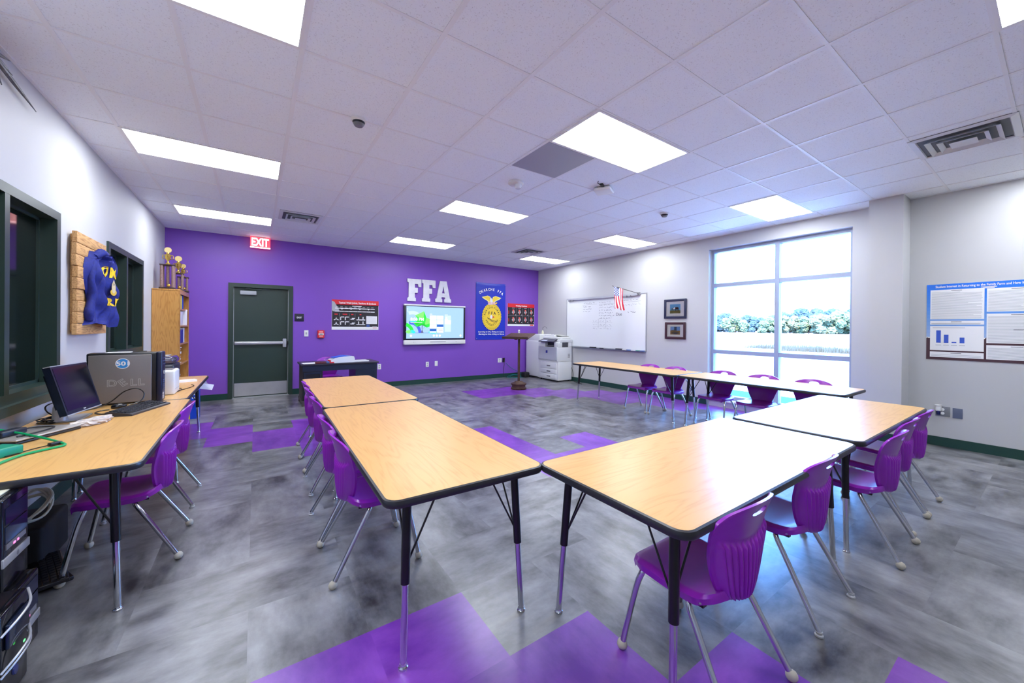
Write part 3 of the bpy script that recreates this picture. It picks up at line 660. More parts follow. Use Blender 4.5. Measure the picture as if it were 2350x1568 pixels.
# interactive screen
def tv():
    x0,x1,z0,z1=2.785,4.325,.93,1.86; W_=x1-x0; t=thing('interactive_display','large wall display showing a green tree, white tiles and 8:06 PM','screen',(x0,YB,z0)); h=z1-z0
    MB().bbox((.0,-.085,.09),(W_,-.012,h-.03),.008).build('casing',DKBLUE,t)
    MB().bbox((-.004,-.10,0),(W_+.004,-.02,.10),.010).build('speaker_bar',WHP,t)
    MB().bbox((-.004,-.092,h-.035),(W_+.004,-.012,h),.008).build('top_rail',WHP,t)
    m=MB(); m.box((W_*.40,-.1008,.05),(W_*.66,-.0995,.062)).box((W_*.14,-.1008,.052),(W_*.147,-.0995,.06)).box((W_*.16,-.1008,.052),(W_*.167,-.0995,.06)).box((W_*.83,-.1008,.05),(W_*.84,-.0995,.062)); m.build('grille',PGREY,t)
    m=MB(); F=Flat(m,(.05,-.0858,.14),BS,BU,BN,.0006); w,hh=W_-.1,h-.14-.05
    E=.95
    cs=[emis('screen sky',(158,196,250),E),emis('screen white',(250,252,255),1.0),emis('screen green',(30,230,60),.9),emis('screen light green',(130,255,110),.9),emis('screen dark green',(10,190,40),.9),emis('screen blue',(70,90,235),.9),emis('screen pale',(196,220,252),E),emis('screen tile blue',(30,100,190),.9),emis('screen trunk',(100,100,140),.8),emis('screen cyan',(60,220,220),.9)]
    F.rect(0,0,w,hh,0,1)
    X=lambda a:a*w; Z=lambda b:b*hh
    def arcb(cx,cy,r0,r1,a0,a1,mi,l,n=16):
        for k in range(n):
            A=[math.radians(a0+(a1-a0)*(k+q)/n) for q in (0,1)]
            F.poly([(cx+r0*math.cos(A[0]),cy+r0*math.sin(A[0])),(cx+r1*math.cos(A[0]),cy+r1*math.sin(A[0])),(cx+r1*math.cos(A[1]),cy+r1*math.sin(A[1])),(cx+r0*math.cos(A[1]),cy+r0*math.sin(A[1]))],mi,l)
    arcb(X(.10),Z(.48),.20,.28,30,112,6,2); arcb(X(.06),Z(.17),.20,.27,0,95,5,3); F.rect(X(0),Z(.17),X(.54),Z(.178),7,4)
    arcb(X(-.04),Z(.17),.16,.24,0,75,2,4); F.ell(X(.04),Z(.21),.07,.04,3,5); F.ell(X(.12),Z(.20),.04,.03,9,5); F.poly([(X(.06),Z(.17)),(X(.14),Z(.17)),(X(.12),Z(.26)),(X(.07),Z(.27))],9,5)
    # low poly tree
    F.poly([(X(.235),Z(.17)),(X(.285),Z(.17)),(X(.262),Z(.28)),(X(.268),Z(.42)),(X(.252),Z(.42)),(X(.256),Z(.28))],8,5); F.line([(X(.262),Z(.28)),(X(.30),Z(.36))],.005,8,5); F.line([(X(.258),Z(.30)),(X(.235),Z(.36))],.005,8,5)
    T=[(.29,.86),(.14,.72),(.19,.60),(.10,.52),(.17,.36),(.26,.42),(.34,.34),(.39,.38),(.39,.62),(.33,.66)]
    F.poly([(X(a),Z(b)) for a,b in T],2,6)
    F.poly([(X(a),Z(b)) for a,b in ((.29,.86),(.14,.72),(.24,.62),(.28,.56))],3,7); F.poly([(X(a),Z(b)) for a,b in ((.33,.66),(.39,.62),(.39,.48),(.30,.42))],3,7)
    F.poly([(X(a),Z(b)) for a,b in ((.17,.36),(.26,.42),(.34,.34),(.30,.48),(.20,.44))],4,7); F.poly([(X(a),Z(b)) for a,b in ((.10,.52),(.24,.50),(.17,.42))],4,7)
    F.text('8:06 PM',X(.065),Z(.555),.098,1,9,'l',bold=.02); F.rect(X(.06),Z(.51),X(.16),Z(.545),9,7); F.rect(X(.065),Z(.49),X(.26),Z(.505),1,8)
    F.ell(X(.45),Z(.20),.12,.035,9,6); F.rect(X(.39),Z(.18),X(.53),Z(.20),4,7)
    for r_ in range(4):
        for c_ in range(2):
            a,b=.388+c_*.124,.60-r_*.14
            F.rect(X(a),Z(b),X(a+.115),Z(b+.128),1,8)
            if (r_,c_) in ((2,1),(3,0)): F.rect(X(a),Z(b+.045),X(a+.115),Z(b+.125),7,9)
            if (r_,c_)==(3,1): F.rect(X(a+.03),Z(b+.085),X(a+.105),Z(b+.098),8,9)
    F.rect(X(.388),Z(.765),X(.43),Z(.78),1,8); F.rect(X(.65),Z(.755),X(.705),Z(.768),1,8); F.rect(X(.65),Z(.21),X(.765),Z(.74),6,7)
    F.rect(X(.65),Z(.46),X(.765),Z(.585),1,8); F.rect(X(.65),Z(.59),X(.705),Z(.625),1,8); F.ell(X(.68),Z(.665),.022,.022,1,8)
    for a in (.46,.512,.565,.075,.945): F.ell(X(a),Z(.085),.026,.026,1,8)
    for b in (.90,.84): F.rect(X(.01),Z(b),X(.025),Z(b+.02),1,8)
    m.build('screen',cs,t)
tv()
# posters
def poster1():
    x0,x1,z0,z1=1.30,2.24,1.268,1.893; w,h=x1-x0,z1-z0
    m=MB(); m.box((0,-.004,0),(w,-.001,h),0); F=Flat(m,(0,-.004,0),BS,BU,BN)
    F.rect(.005,.06,w-.005,h-.10,2,1); F.rect(0,h-.11,w,h,1,1)
    F.text('Typical Weld Joints, Sections & Symbols',w*.54,h-.078,.05,0,3,width=w*.80,bold=.03)
    F.poly([(0,h-.03),(.05,h-.05),(.15,h*.62),(.04,h*.60),(.0,h*.64)],3,2)
    F.rect(w*.42,h-.135,w*.62,h-.122,0,3)
    for k in range(9):
        a=.06+k*(w-.14)/9; F.rect(a+.012,h*.755,a+.06,h*.765,0,3); F.rect(a,h*.70,a+.085,h*.725,0,3); F.rect(a,h*.60,a+.085,h*.625,0,3)
        if k%2: F.poly([(a+.03,h*.70),(a+.06,h*.70),(a+.045,h*.665)],0,3)
    for a,b in ((.15,.02),(.36,.0),(.48,.0)): F.rect(w*a,h*.12,w*a+.003,h*.54,3,3)
    for a,b in ((.055,.06),(.22,.09),(.40,.045),(.58,.035)): F.rect(w*a,h*.50,w*a+b,h*.53,1,3)
    for r_ in (.32,.16):
        b=h*r_; F.line([(.04,b),(.08,b+.02),(.085,b+.06)],.016,0,3); F.line([(.13,b),(.09,b+.02),(.085,b+.06)],.016,0,3)
        for a in (.17,.26): F.line([(a,b),(a,b+.065),(a+.07,b+.065)],.018,0,3)
        F.line([(.36,b+.02),(.43,b+.02)],.018,0,3); F.line([(.39,b+.04),(.45,b+.04)],.018,0,3)
        F.rect(.48,b,.66,b+.018,0,3); F.rect(.515,b,.535,b+.075,0,3); F.rect(.605,b,.625,b+.075,0,3)
    F.rect(w*.725,h*.20,w*.965,h*.47,0,3); F.lines(w*.74,h*.22,w*.95,h*.45,5,.003,3,4)
    F.rect(w*.73,h*.09,w*.80,h*.18,4,3); F.rect(w*.86,h*.075,w*.97,h*.11,0,3); F.rect(w*.87,h*.055,w*.96,h*.068,1,3)
    tag(m.build('wall_poster',[PAPER,RED,PBLK,PLG,mat('print dusk blue',(60,90,160),.5)],loc=(x0,YB,z0)),'red and black poster of weld joints and symbols beside the fire alarm pull','poster')
poster1()
def poster2():
    x0,x1,z0,z1=5.645,6.555,1.388,2.0; w,h=x1-x0,z1-z0
    m=MB(); m.box((0,-.004,0),(w,-.001,h),0); F=Flat(m,(0,-.004,0),BS,BU,BN)
    F.rect(.005,.05,w-.005,h-.10,2,1); F.rect(0,h-.11,w,h,1,1); F.text('Welding Positions',w*.5,h-.078,.055,0,3,width=w*.42,bold=.035)
    F.rect(w*.83,.012,w*.96,.04,1,2)
    for k in range(1,4): F.rect(w*(.10+.225*k),.06,w*(.10+.225*k)+.004,h-.11,3,2)
    F.rect(0,h*.46,w,h*.467,3,2)
    for r_ in range(2):
        F.rect(w*.03,h*(.58-.34*r_)-.03,w*.05,h*(.58-.34*r_)+.06,1,3)
        for k in range(4):
            a,b=w*(.20+.225*k),h*(.64-.34*r_)
            rg=random.Random(k+r_*5); ang=rg.uniform(-.5,.5)
            F.poly([(a-.05,b-.02),(a,b-.07),(a+.06,b-.02),(a+.02,b+.06)],3,3); F.poly([(a-.03,b+.02),(a+.01,b-.0),(a+.03,b+.05),(a-.02,b+.06)],4,4); F.line([(a,b-.08),(a+.015,b)],.02,4,4); F.ell(a+.08,b-.09,.012,.012,0,4,12)
            if r_==0: F.rect(a-.04,h*.79,a+.05,h*.80,0,3)
    tag(m.build('wall_poster',[PAPER,RED,PBLK,PLG,mat('print coral',(232,96,84),.5)],loc=(x0,YB,z0)),'red and black poster of eight welding positions, in the corner right of the blue banner','poster')
poster2()
def banner():
    x0,x1,z0,z1=4.665,5.565,1.02,2.505; w,h=x1-x0,z1-z0
    t=thing('banner','tall royal blue vinyl banner with a yellow emblem and white lettering','banner',(x0,YB,z0))
    m=MB()
    def fr(u_,v): return (u_*w,-.012-.010*math.sin(v*PI)*abs(math.sin(u_*3.1))-.006*math.exp(-((v-.96)/.03)**2)*math.sin(u_*PI)-.004*math.sin(v*40+u_*5)*max(0,v-.72),v*h-(.012*math.sin(u_*PI) if v>.99 else 0))
    m.grid(fr,16,60); m.grid(lambda a,b:(fr(a,b)[0],-.002,fr(a,b)[2]),16,20,flip=True)
    m.build('vinyl_sheet',PBLUE,t)
    m=MB(); F=Flat(m,(0,-.026,0),BS,BU,BN,.0008); cx_,cy_=w*.52,h*.405; ra,rb=w*.325,h*.235
    F.arc('OKARCHE FFA',w*.5,h*.52,w*.62,h*.345,125,55,.095,0,2,bold=.035,sx=.85)
    F.ell(cx_,cy_,ra,rb,1,2,96,.025,30); F.ell(cx_,cy_,ra*.93,rb*.93,5,3,60); F.ell(cx_,cy_,ra*.915,rb*.915,1,4,60); F.ell(cx_,cy_,ra*.70,rb*.70,5,5,60); F.ell(cx_,cy_,ra*.69,rb*.69,1,6,60)
    for k in range(40):
        a=2*PI*k/40; F.line([(cx_+ra*.80*math.cos(a),cy_+rb*.80*math.sin(a)),(cx_+ra*.92*math.cos(a),cy_+rb*.92*math.sin(a))],.004,5,5)
    F.ell(cx_,cy_,ra*.80,rb*.80,1,5,60)
    F.arc('AGRICULTURAL',cx_,cy_-.01,ra*.70,rb*.68,165,15,.062,2,8); F.arc('EDUCATION',cx_,cy_+.01,ra*.72,rb*.70,-150,-30,.062,2,8,inv=True)
    F.text('F',cx_-.085,cy_+.055,.105,2,8,bold=.02);F.text('F',cx_,cy_+.055,.105,2,8,bold=.02);F.text('A',cx_+.085,cy_+.055,.105,2,8,bold=.02)
    F.ell(cx_-.02,cy_-.01,.035,.045,0,8); F.ell(cx_-.02,cy_+.03,.024,.022,0,9); F.poly([(cx_+.01,cy_-.03),(cx_+.08,cy_-.02),(cx_+.04,cy_+.02)],3,9)
    F.line([(cx_-.14,cy_-.03),(cx_-.08,cy_-.05),(cx_,cy_-.10),(cx_+.14,cy_-.12)],.014,2,9); F.line([(cx_-.12,cy_-.05),(cx_-.02,cy_-.12),(cx_+.10,cy_-.15)],.008,2,9)
    # eagle
    ex,ey=cx_-.01,cy_+rb+.07
    for s_ in (-1,1): F.poly([(ex+s_*.01,ey+.02),(ex+s_*.04,ey+.10),(ex+s_*.12,ey+.13),(ex+s_*.30,ey+.085),(ex+s_*.24,ey+.04),(ex+s_*.15,ey-.0),(ex+s_*.05,ey-.07),(ex,ey-.06)],6,4); F.poly([(ex+s_*.03,ey+.03),(ex+s_*.06,ey+.09),(ex+s_*.12,ey+.115),(ex+s_*.25,ey+.08),(ex+s_*.14,ey+.02),(ex+s_*.05,ey-.03)],1,5)
    F.poly([(ex-.06,ey+.06),(ex-.01,ey+.075),(ex+.03,ey+.0),(ex+.01,ey-.09),(ex-.03,ey-.07)],0,6); F.poly([(ex-.075,ey+.045),(ex-.05,ey+.06),(ex-.045,ey+.04)],2,7)
    F.poly([(ex-.12,ey-.03),(ex+.10,ey-.04),(ex+.14,ey-.09),(ex-.10,ey-.11)],4,5); F.line([(ex-.11,ey-.05),(ex+.12,ey-.06)],.008,3,6); F.line([(ex-.10,ey-.08),(ex+.12,ey-.085)],.008,3,6); F.poly([(ex+.08,ey-.06),(ex+.17,ey-.03),(ex+.16,ey-.08)],1,6)
    F.text('Learning to Do, Doing to Learn,',w*.51,h*.128,.05,0,3,width=w*.88,shear=.2,bold=.035); F.text('Earning to Live, Living to Serve.',w*.52,h*.088,.05,0,3,width=w*.87,shear=.2,bold=.035)
    m.build('printed_emblem',[PAPER,PYEL,PDK,RED,mat('print pink white',(236,214,220),.6),mat('print olive line',(120,104,40),.5),mat('print pale gold',(240,232,150),.5)],t)
    for k,(a,b) in enumerate(((.02,.985),(.98,.985),(.03,.02),(.97,.02))): MB().lathe([(.0001,-.02),(.008,-.02),(.009,-.016)],(a*w,0,b*h),0,12,'y').build('grommet',SILV,t)
banner()
# exit sign, exit plate, switches, alarm
def exitsign():
    t=thing('exit_sign','lit red EXIT sign hanging from the ceiling above the door','sign',(.068,YB-.10,2.77))
    MB().bbox((-.165,-.04,.215),(.165,.04,.255),.008).build('lamp_housing',WHP,t); MB().box((-.08,-.03,.2),(.08,.03,ZC-2.77)).build('ceiling_canopy',SILV,t)
    m=MB(); m.box((-.155,-.008,0),(.155,.008,.22),0); F=Flat(m,(-.155,-.008,0),BS,BU,BN)
    F.text('EXIT',.155,.042,.20,1,2,width=.265,bold=.03); F.rect(0,.0,.31,.02,2,1)
    m.build('lit_panel',[emis('exit red panel',(255,70,90),1.3),emis('exit letters',(255,225,225),2.6),emis('exit glow edge',(255,200,205),5)],t)
exitsign()
def plate(x,z,w,h,ax,label,kind,cat,name,m0=WHP,m1=PLG,group=None):
    t=thing(name,label,cat,(x,YB,z) if ax=='b' else (XR,x,z),0 if ax=='b' else PI/2*-1,group)
    if ax!='b': t.rotation_euler=(0,0,-PI/2)
    MB().bbox((-w/2,-.008,-h/2),(w/2,0,h/2),.003).build('cover_plate',m0,t); m=MB()
    if kind=='switch': m.box((-.012,-.012,-.022),(.012,-.006,.022)).box((-.006,-.02,-.004),(.006,-.01,.012)); m.build('toggle',m1,t)
    if kind=='outlet':
        for q in (-.022,.022): m.lathe([(.0001,-.0105),(.016,-.0105),(.0165,-.006)],(0,0,q),0,14,'y')
        m.build('socket_face',m1,t)
    return t
plate(.84,1.19,.075,.125,'b','white light switch between the small EXIT plate and the red fire alarm','switch','switch','light_switch')
plate(2.175,.455,.06,.12,'b','white wall outlet half hidden behind the right end of the dark desk','outlet','outlet','wall_outlet')
plate(2.265,.455,.075,.12,'b','white wall outlet just right of the dark desk','outlet','outlet','wall_outlet')
plate(3.375,.452,.075,.12,'b','left white plate of the pair under the wall display','outlet','outlet','wall_outlet')
plate(3.60,.462,.075,.12,'b','right white plate of the pair under the wall display','blank','outlet','wall_outlet',)
plate(5.405,.465,.12,.12,'b','white double outlet on the purple wall left of the black one','outlet','outlet','wall_outlet')
plate(5.53,.465,.075,.12,'b','black outlet with a cord below the blue banner','outlet','outlet','wall_outlet',BLKP,BLKP)
plate(6.03,1.225,.06,.12,'b','white switch on the purple wall just above the brown stand top','switch','switch','light_switch')
def exitplate():
    m=MB(); m.bbox((0,-.012,0),(.16,-.001,.15),.004,0); F=Flat(m,(0,-.012,0),BS,BU,BN); F.text('EXIT',.08,.06,.045,1,2,bold=.03,width=.085)
    tag(m.build('exit_plate',[mat('navy sign plate',(24,22,46),.4),PAPER],loc=(.636,YB,1.428)),'small dark square plate reading EXIT right of the door','sign')
exitplate()
def alarm():
    t=thing('fire_alarm_pull','red and white fire alarm pull station on the purple wall','alarm',(1.10,YB,1.175)); 
    MB().bbox((-.062,-.05,-.078),(.062,0,.078),.01).build('housing',RED,t)
    m=MB(); m.box((-.045,-.056,-.02),(.045,-.049,.02),0).box((-.035,-.054,.03),(.035,-.049,.062),1).box((-.03,-.058,-.008),(.03,-.055,.006),2).box((-.035,-.054,-.06),(.035,-.05,-.035),1); m.build('pull_bar',[PAPER,mat('print pale red',(240,150,150),.5),BLACK],t)
alarm()
# power cord and green cable by the stand
c=smooth_path([(5.53,YB-.02,.45),(5.52,YB-.05,.35),(5.50,YB-.06,.2),(5.49,YB-.08,.06),(5.55,YB-.12,.012),(5.8,YB-.16,.012),(6.05,YB-.10,.012)],5)
tag(MB().tube(c,.006,seg=6).build('power_cord',BLACK),'black cord hanging from the black outlet to the floor','cord')
c=smooth_path([(5.60,YB-.02,.38),(5.75,YB-.04,.25),(5.98,YB-.05,.13),(6.1,YB-.09,.04),(5.95,YB-.2,.012),(5.65,YB-.22,.012),(5.55,YB-.15,.02),(5.75,YB-.10,.07),(6.0,YB-.14,.05),(6.05,YB-.25,.012),(5.75,YB-.28,.012),(5.6,YB-.2,.03),(5.8,YB-.12,.06),(6.0,YB-.18,.02)],6)
tag(MB().tube(c,.006,seg=6).build('network_cable',mat('teal cable',(24,120,120),.4)),'teal cable coiled on the floor below the blue banner','cable')
tag(MB().bbox((5.98,YB-.36,0),(6.15,YB-.18,.14),.03).build('cable_bag',mat('black nylon',(18,18,22),.7)),'small black bag on the floor between stand and copier','bag')
# ---------------------------------------------------------------- dark desk
def desk():
    NV=mat('navy painted wood',(22,34,56),.4,noise=.1); BK=mat('black stained wood',(22,22,28),.4)
    L_,D_=1.20,.58; t=thing('desk','dark navy kneehole desk against the purple wall by the door','desk',(.655,7.13,0),0)
    m=MB(); m.bbox((-.03,-.02,.672),(L_+.03,D_+.02,.70),.006)
    for k in range(60): m.box((-.02+k*.0205,-.024,.674),(-.02+k*.0205+.012,-.018,.684))
    m.build('desk_top',mat('carved dark top',(44,40,52),.35),t)
    m=MB(); m.box((0,0,.575),(L_,.02,.672)); m.build('front_rail',NV,t)
    for a,b in ((0,.30),(.83,L_)):
        q=MB(); q.box((a,.004,.08),(b,.02,.575)).box((a,D_-.02,.08),(b,D_,.672)).box((a,.02,.08),(a+.018,D_,.672)).box((b-.018,.02,.08),(b,D_,.575)); q.build('pedestal',NV if a else BK,t)
        p=MB(); 
        for (c0,c1,z0,z1) in ((a+.02,b-.02,.53,.56),(a+.02,b-.02,.10,.13),(a+.02,a+.045,.13,.53),(b-.045,b-.02,.13,.53)): p.box((c0,-.004,z0),(c1,.006,z1))
        p.build('front_panel',NV,t)
        w=MB(); w.box((a-.015,-.015,.05),(b+.015,D_+.015,.09))
        for x in (a-.01,b-.05):
            for y in (-.01,D_-.05): w.box((x,y,0),(x+.06,y+.06,.05))
        w.build('plinth',mat('worn brown plinth',(70,60,58),.5),t)
    MB().box((-.004,.02,.08),(.001,D_-.02,.66)).build('side_panel',mat('brown black side',(48,40,44),.5),t)
desk()
zt=.70
def slab(name,label,cat,x,y,w,d,h,m,rz=0,z=zt,r=None,group=None):
    q=MB(); (q.bbox((-w/2,-d/2,0),(w/2,d/2,h),r or min(w,d,h)*.2) if r!=0 else q.box((-w/2,-d/2,0),(w/2,d/2,h)))
    return tag(q.build(name,m,loc=(x,y,z),rotz=rz),label,cat,group)
slab('document','white sheet on the left end of the dark desk','paper',.83,7.28,.34,.22,.004,PAPER,.1,r=0)
slab('document','white sheet behind the white device on the dark desk','paper',1.42,7.48,.24,.2,.006,PAPER,-.1,r=0)
slab('folder','white booklet on the right part of the dark desk','paper',1.57,7.32,.32,.2,.02,WHP,.1,r=0)
slab('stapler','flat dark red brown case on the desk beside the white device','case',.93,7.18,.17,.06,.028,mat('oxblood leather',(96,36,34),.4),.1)
slab('eraser','small red block in front of the white device on the dark desk','block',1.10,7.15,.07,.03,.022,RED,0)
slab('small_box','tiny blue and white box on the desk near the dark case','box',1.04,7.20,.05,.04,.03,mat('pale blue box',(90,130,200),.5),.2)
def laminator():
    t=thing('laminator','white and blue rounded machine standing on the dark desk','machine',(1.265,7.27,zt),.12)
    m=MB(); prof=[(-.19,.0),(.20,0),(.205,.06),(.19,.105),(.06,.12),(-.13,.085),(-.19,.05)]
    m.prism(prof,-.11,.11,0,axis='y'); o=m.build('body',WHP,t)
    bv=o.modifiers.new('b','BEVEL'); bv.width=.012; bv.segments=3
    MB().prism([(-.10,.094),(.05,.122),(.15,.113),(.02,.108)],-.1105,-.02,0,axis='y').prism([(-.15,.087),(.06,.1225),(.03,.124),(-.16,.09)],-.10,.10,0,axis='y').build('blue_trim',mat('bright blue plastic',(24,96,214),.3),t)
    MB().box((-.196,-.08,.02),(-.186,.08,.05)).build('slot',RED,t)
laminator()
# ---------------------------------------------------------------- podium stand
def podium():
    t=thing('lectern','rusty brown welded steel lectern on a wheel rim base','lectern',(4.775,6.74,0),0)
    MB().lathe([(.0001,0),(.165,0),(.172,.012),(.172,.03),(.150,.042),(.145,.075),(.150,.09),(.168,.10),(.172,.125),(.158,.135),(.13,.14),(.085,.165),(.08,.175),(.0001,.178)],seg=32).build('wheel_rim_base',RUST,t)
    MB().tube([(0,0,.17),(0,0,1.12)],.026,seg=14).build('pole',RUST,t)
    a=math.radians(58); d=Vector((math.sin(a),math.cos(a),0)); s_=Vector((math.cos(a),-math.sin(a),0)); tl=math.radians(13)
    dv=d*math.cos(tl)+Vector((0,0,math.sin(tl))); nn=s_.cross(dv); c=Vector((0,0,1.155))
    def bx(a0,a1,b0,b1,c0,c1,m):
        P=[c+s_*x+dv*y+nn*z for z in (c0,c1) for x,y in ((a0,b0),(a1,b0),(a1,b1),(a0,b1))]
        m.add(P,[(0,3,2,1),(4,5,6,7),(0,1,5,4),(1,2,6,5),(2,3,7,6),(3,0,4,7)])
    m=MB(); bx(-.30,.30,-.24,.24,0,.012,m); fix(m.build('reading_board',RUST,t))
    m=MB(); bx(-.30,.30,-.245,-.233,0,.05,m); fix(m.build('book_ledge',RUST,t))
    m=MB(); bx(-.03,.03,-.20,.20,-.03,0,m); bx(-.2,.2,-.03,.03,-.03,0,m); fix(m.build('board_bracket',RUST,t))
podium()
# ---------------------------------------------------------------- copier
def copier():
    CW=mat('copier off white',(226,228,228),.4); CG=mat('copier light grey',(190,194,202),.4); x0=6.20; x1=6.668; ya,yb,yc=7.08,7.86,8.45
    t=thing('copier','tall off white office copier with paper drawers in the right corner','copier',(0,0,0))
    MB().bbox((x0+.01,ya,.03),(x1,yb,.50),.012).build('lower_cabinet',CW,t)
    MB().bbox((x0-.005,ya+.0,.50),(x1,yb,.86),.012).build('engine_body',CW,t)
    MB().prism([(x0-.02,.54),(x0+.01,.50),(x0+.01,.84),(x0-.02,.86)],ya+.03,yb-.02,axis='y').build('front_cover',CG,t)
    MB().box((x0-.024,7.46,.70),(x0-.019,7.53,.77)).build('badge',mat('badge blue',(50,60,150),.4),t)
    for k,(a,b) in enumerate(((.31,.46),(.19,.30),(.06,.18))):
        d=MB().bbox((x0-.008,ya+.06,a),(x0+.02,yb-.10,b),.006).build('drawer',CW,t); MB().bbox((x0-.014,7.36,(a+b)/2-.018),(x0-.006,7.50,(a+b)/2+.012),.004).build('drawer_handle',GRP,d)
    m=MB(); m.box((x0+.10,ya+.02,.86),(x1-.03,yb-.25,.98)); m.build('output_bay',mat('bay dark grey',(70,72,80),.5),t)
    MB().bbox((x0+.0,ya,.86),(x0+.14,ya+.16,.98),.01).bbox((x1-.12,ya,.86),(x1,yb,.98),.01).bbox((x0,yb-.26,.86),(x1-.05,yb,.98),.01).build('side_tower',CW,t)
    MB().bbox((x0+.02,ya+.2,.875),(x0+.28,yb-.3,.90),.008).build('paper_tray',GRP,t)
    MB().bbox((x0+.06,ya-.01,.98),(x1,yb-.05,1.055),.012).build('scanner_bed',CW,t)
    MB().prism([(x0-.10,.985),(x0+.08,1.04),(x0+.08,1.065),(x0-.10,1.005)],ya+.10,yb-.12,axis='y').build('control_panel',mat('panel dark grey',(66,68,82),.35),t)
    MB().prism([(x0-.085,1.0105),(x0-.02,1.030),(x0-.02,1.034),(x0-.085,1.0145)],yb-.42,yb-.22,axis='y').build('touch_screen',emis('copier screen',(190,200,240),.7),t)
    m=MB(); m.bbox((x0+.09,ya+.03,1.055),(x1-.02,yb-.08,1.115),.02).bbox((x0+.12,7.35,1.10),(x1-.04,yb-.1,1.165),.02); m.build('document_feeder',CW,t)
    MB().prism([(7.12,1.125),(7.42,1.165),(7.42,1.175),(7.12,1.135)],x0+.16,x1-.08,axis='x').build('feeder_tray',mat('tray khaki grey',(170,172,164),.4),t)
    m=MB(); m.bbox((x0+.03,yb,.04),(x1,yc,.99),.012).bbox((x0+.05,yb+.02,.97),(x1,yc-.02,1.17),.02); m.build('finisher',CW,t)
    for z in (.86,.42,.07): MB().prism([(yc-.02,z),(yc+.045,z+.11),(yc+.045,z+.125),(yc-.02,z+.03)],x0+.06,x1-.1,axis='x').build('finisher_tray',CG,t)
    for x in (x0+.06,x1-.06):
        for y in (ya+.06,yb-.06,yc-.08): MB().lathe([(.0001,0),(.02,0),(.02,.035),(.0001,.035)],(x,y,0),seg=10).build('caster',BLACK,t)
    m=MB()
    for k in range(5): m.box((x0+.33,ya-.003,.60+k*.02),(x0+.40,ya+.002,.608+k*.02))
    m.build('vent_slots',GRP,t)
copier()
tag(MB().tube(smooth_path([(6.62,7.04,.35),(6.64,7.0,.2),(6.62,6.98,.05),(6.6,6.9,.012),(6.5,6.7,.012),(6.45,6.5,.012)],5),.006,seg=6).build('power_cord',BLACK),'thin black cord on the floor right of the copier','cord')
o=thing('tape_dispenser','tiny wire hook and bottle standing on top of the copier','bottle',(6.45,8.0,1.17))
MB().lathe([(.0001,0),(.028,0),(.03,.06),(.016,.085),(.012,.11),(.0001,.112)],seg=12).build('bottle_body',mat('cream plastic',(226,224,190),.4),o)
MB().tube(smooth_path([(0,0,.11),(0,-.0,.17),(0,-.08,.20),(0,-.16,.18),(0,-.18,.14)],5),.006,seg=6).build('hook',GRP,o)
# ---------------------------------------------------------------- whiteboard etc on right wall
RS,RU,RN=(0,-1,0),(0,0,1),(-1,0,0)
def board():
    ya,yb,z0,z1=4.88,7.31,.875,2.095; w,h=yb-ya,z1-z0
    t=thing('whiteboard','wide whiteboard with handwriting on the right wall','whiteboard',(XR,yb,z0))
    m=MB(); m.box((-.012,-w+.01,.01),(0,-.01,h-.01),0); F=Flat(m,(-.012,0,0),RS,RU,RN); MK=1
    rows=[(.56,.66,1.005),(.60,.82,.955),(.60,.82,.905),(.60,.80,.86),(.56,.60,.0)]
    for k,(a,b,z) in enumerate([(.62,.98,1.06),(.60,.86,.975),(.60,.88,.915),(.60,.84,.855)]): F.scribble(a,z,b-a,.03,.005,1,2,k)
    F.line([(.58,1.035),(1.05,1.045)],.003,1)
    for k in range(7): F.scribble(1.12,1.06-k*.062,.38+.04*(k%3),.03,.006 if k>2 else .004,1,2,20+k)
    F.line([(1.12,1.03),(2.28,1.055)],.003,1)
    F.scribble(1.72,1.07,.5,.03,.004,1,2,31); F.scribble(1.80,.965,.28,.03,.004,1,2,32); F.scribble(2.06,.98,.22,.035,.003,1,2,33); F.scribble(1.74,.90,.12,.04,.004,1,2,34)
    F.text('Due',1.63,.755,.10,1,2,'l'); F.scribble(1.95,.80,.03,.05,.009,1,2,35); F.scribble(2.02,.80,.14,.045,.008,1,2,36)
    for r_ in range(3):
        for c_,(a,b) in enumerate(((.93,.14),(1.14,.16),(1.36,.13))): F.scribble(a,.62-r_*.085,b,.035,.004,1,2,40+r_*3+c_)
    F.line([(1.10,.47),(1.10,.69)],.004,1);F.line([(1.33,.46),(1.33,.69)],.004,1);F.line([(.90,.60),(1.52,.60)],.002,1);F.line([(.92,.52),(1.52,.52)],.002,1)
    m.build('writing_surface',[mat('whiteboard gloss',(232,235,238),.15),mat('marker ink',(96,98,112),.6)],t)
    m=MB()
    for a,b,c,d in ((-w,-w+.02,0,h),(-.02,0,0,h),(-w+.02,-.02,h-.02,h),(-w+.02,-.02,0,.02)): m.box((-.02,a,c),(0,b,d))
    m.build('board_frame',SILV,t)
    MB().box((-.045,-w+.15,h-.03),(-.012,-.10,h-.005)).box((-.05,-w+.15,h-.05),(-.044,-.10,h-.028)).build('map_rail',mat('rail grey',(190,192,198),.4,.4),t)
    for y in (.12,.17,.28,1.75,1.95,2.05): MB().box((-.056,-y-.012,h-.075),(-.048,-y+.012,h-.035)).build('rail_clip',GRP,t)
    MB().prism([(0,-.012),(-.075,-.012),(-.08,.004),(-.07,-.004),(0,-.002)],-w+.02,-.3,axis='y').build('marker_tray',mat('tray aluminium',(140,146,160),.35,.5),t)
board()
def onTray(y,l,w,hh,m,name,label,cat,g=None):
    q=MB().bbox((-w/2,-l/2,0),(w/2,l/2,hh),min(w,hh)*.3); return tag(q.build(name,m,loc=(XR-.04,y,.875-.0015)),label,cat,g)
onTray(6.35,.20,.035,.03,BLKP,'board_eraser','black felt eraser toward the left of the marker tray','eraser')
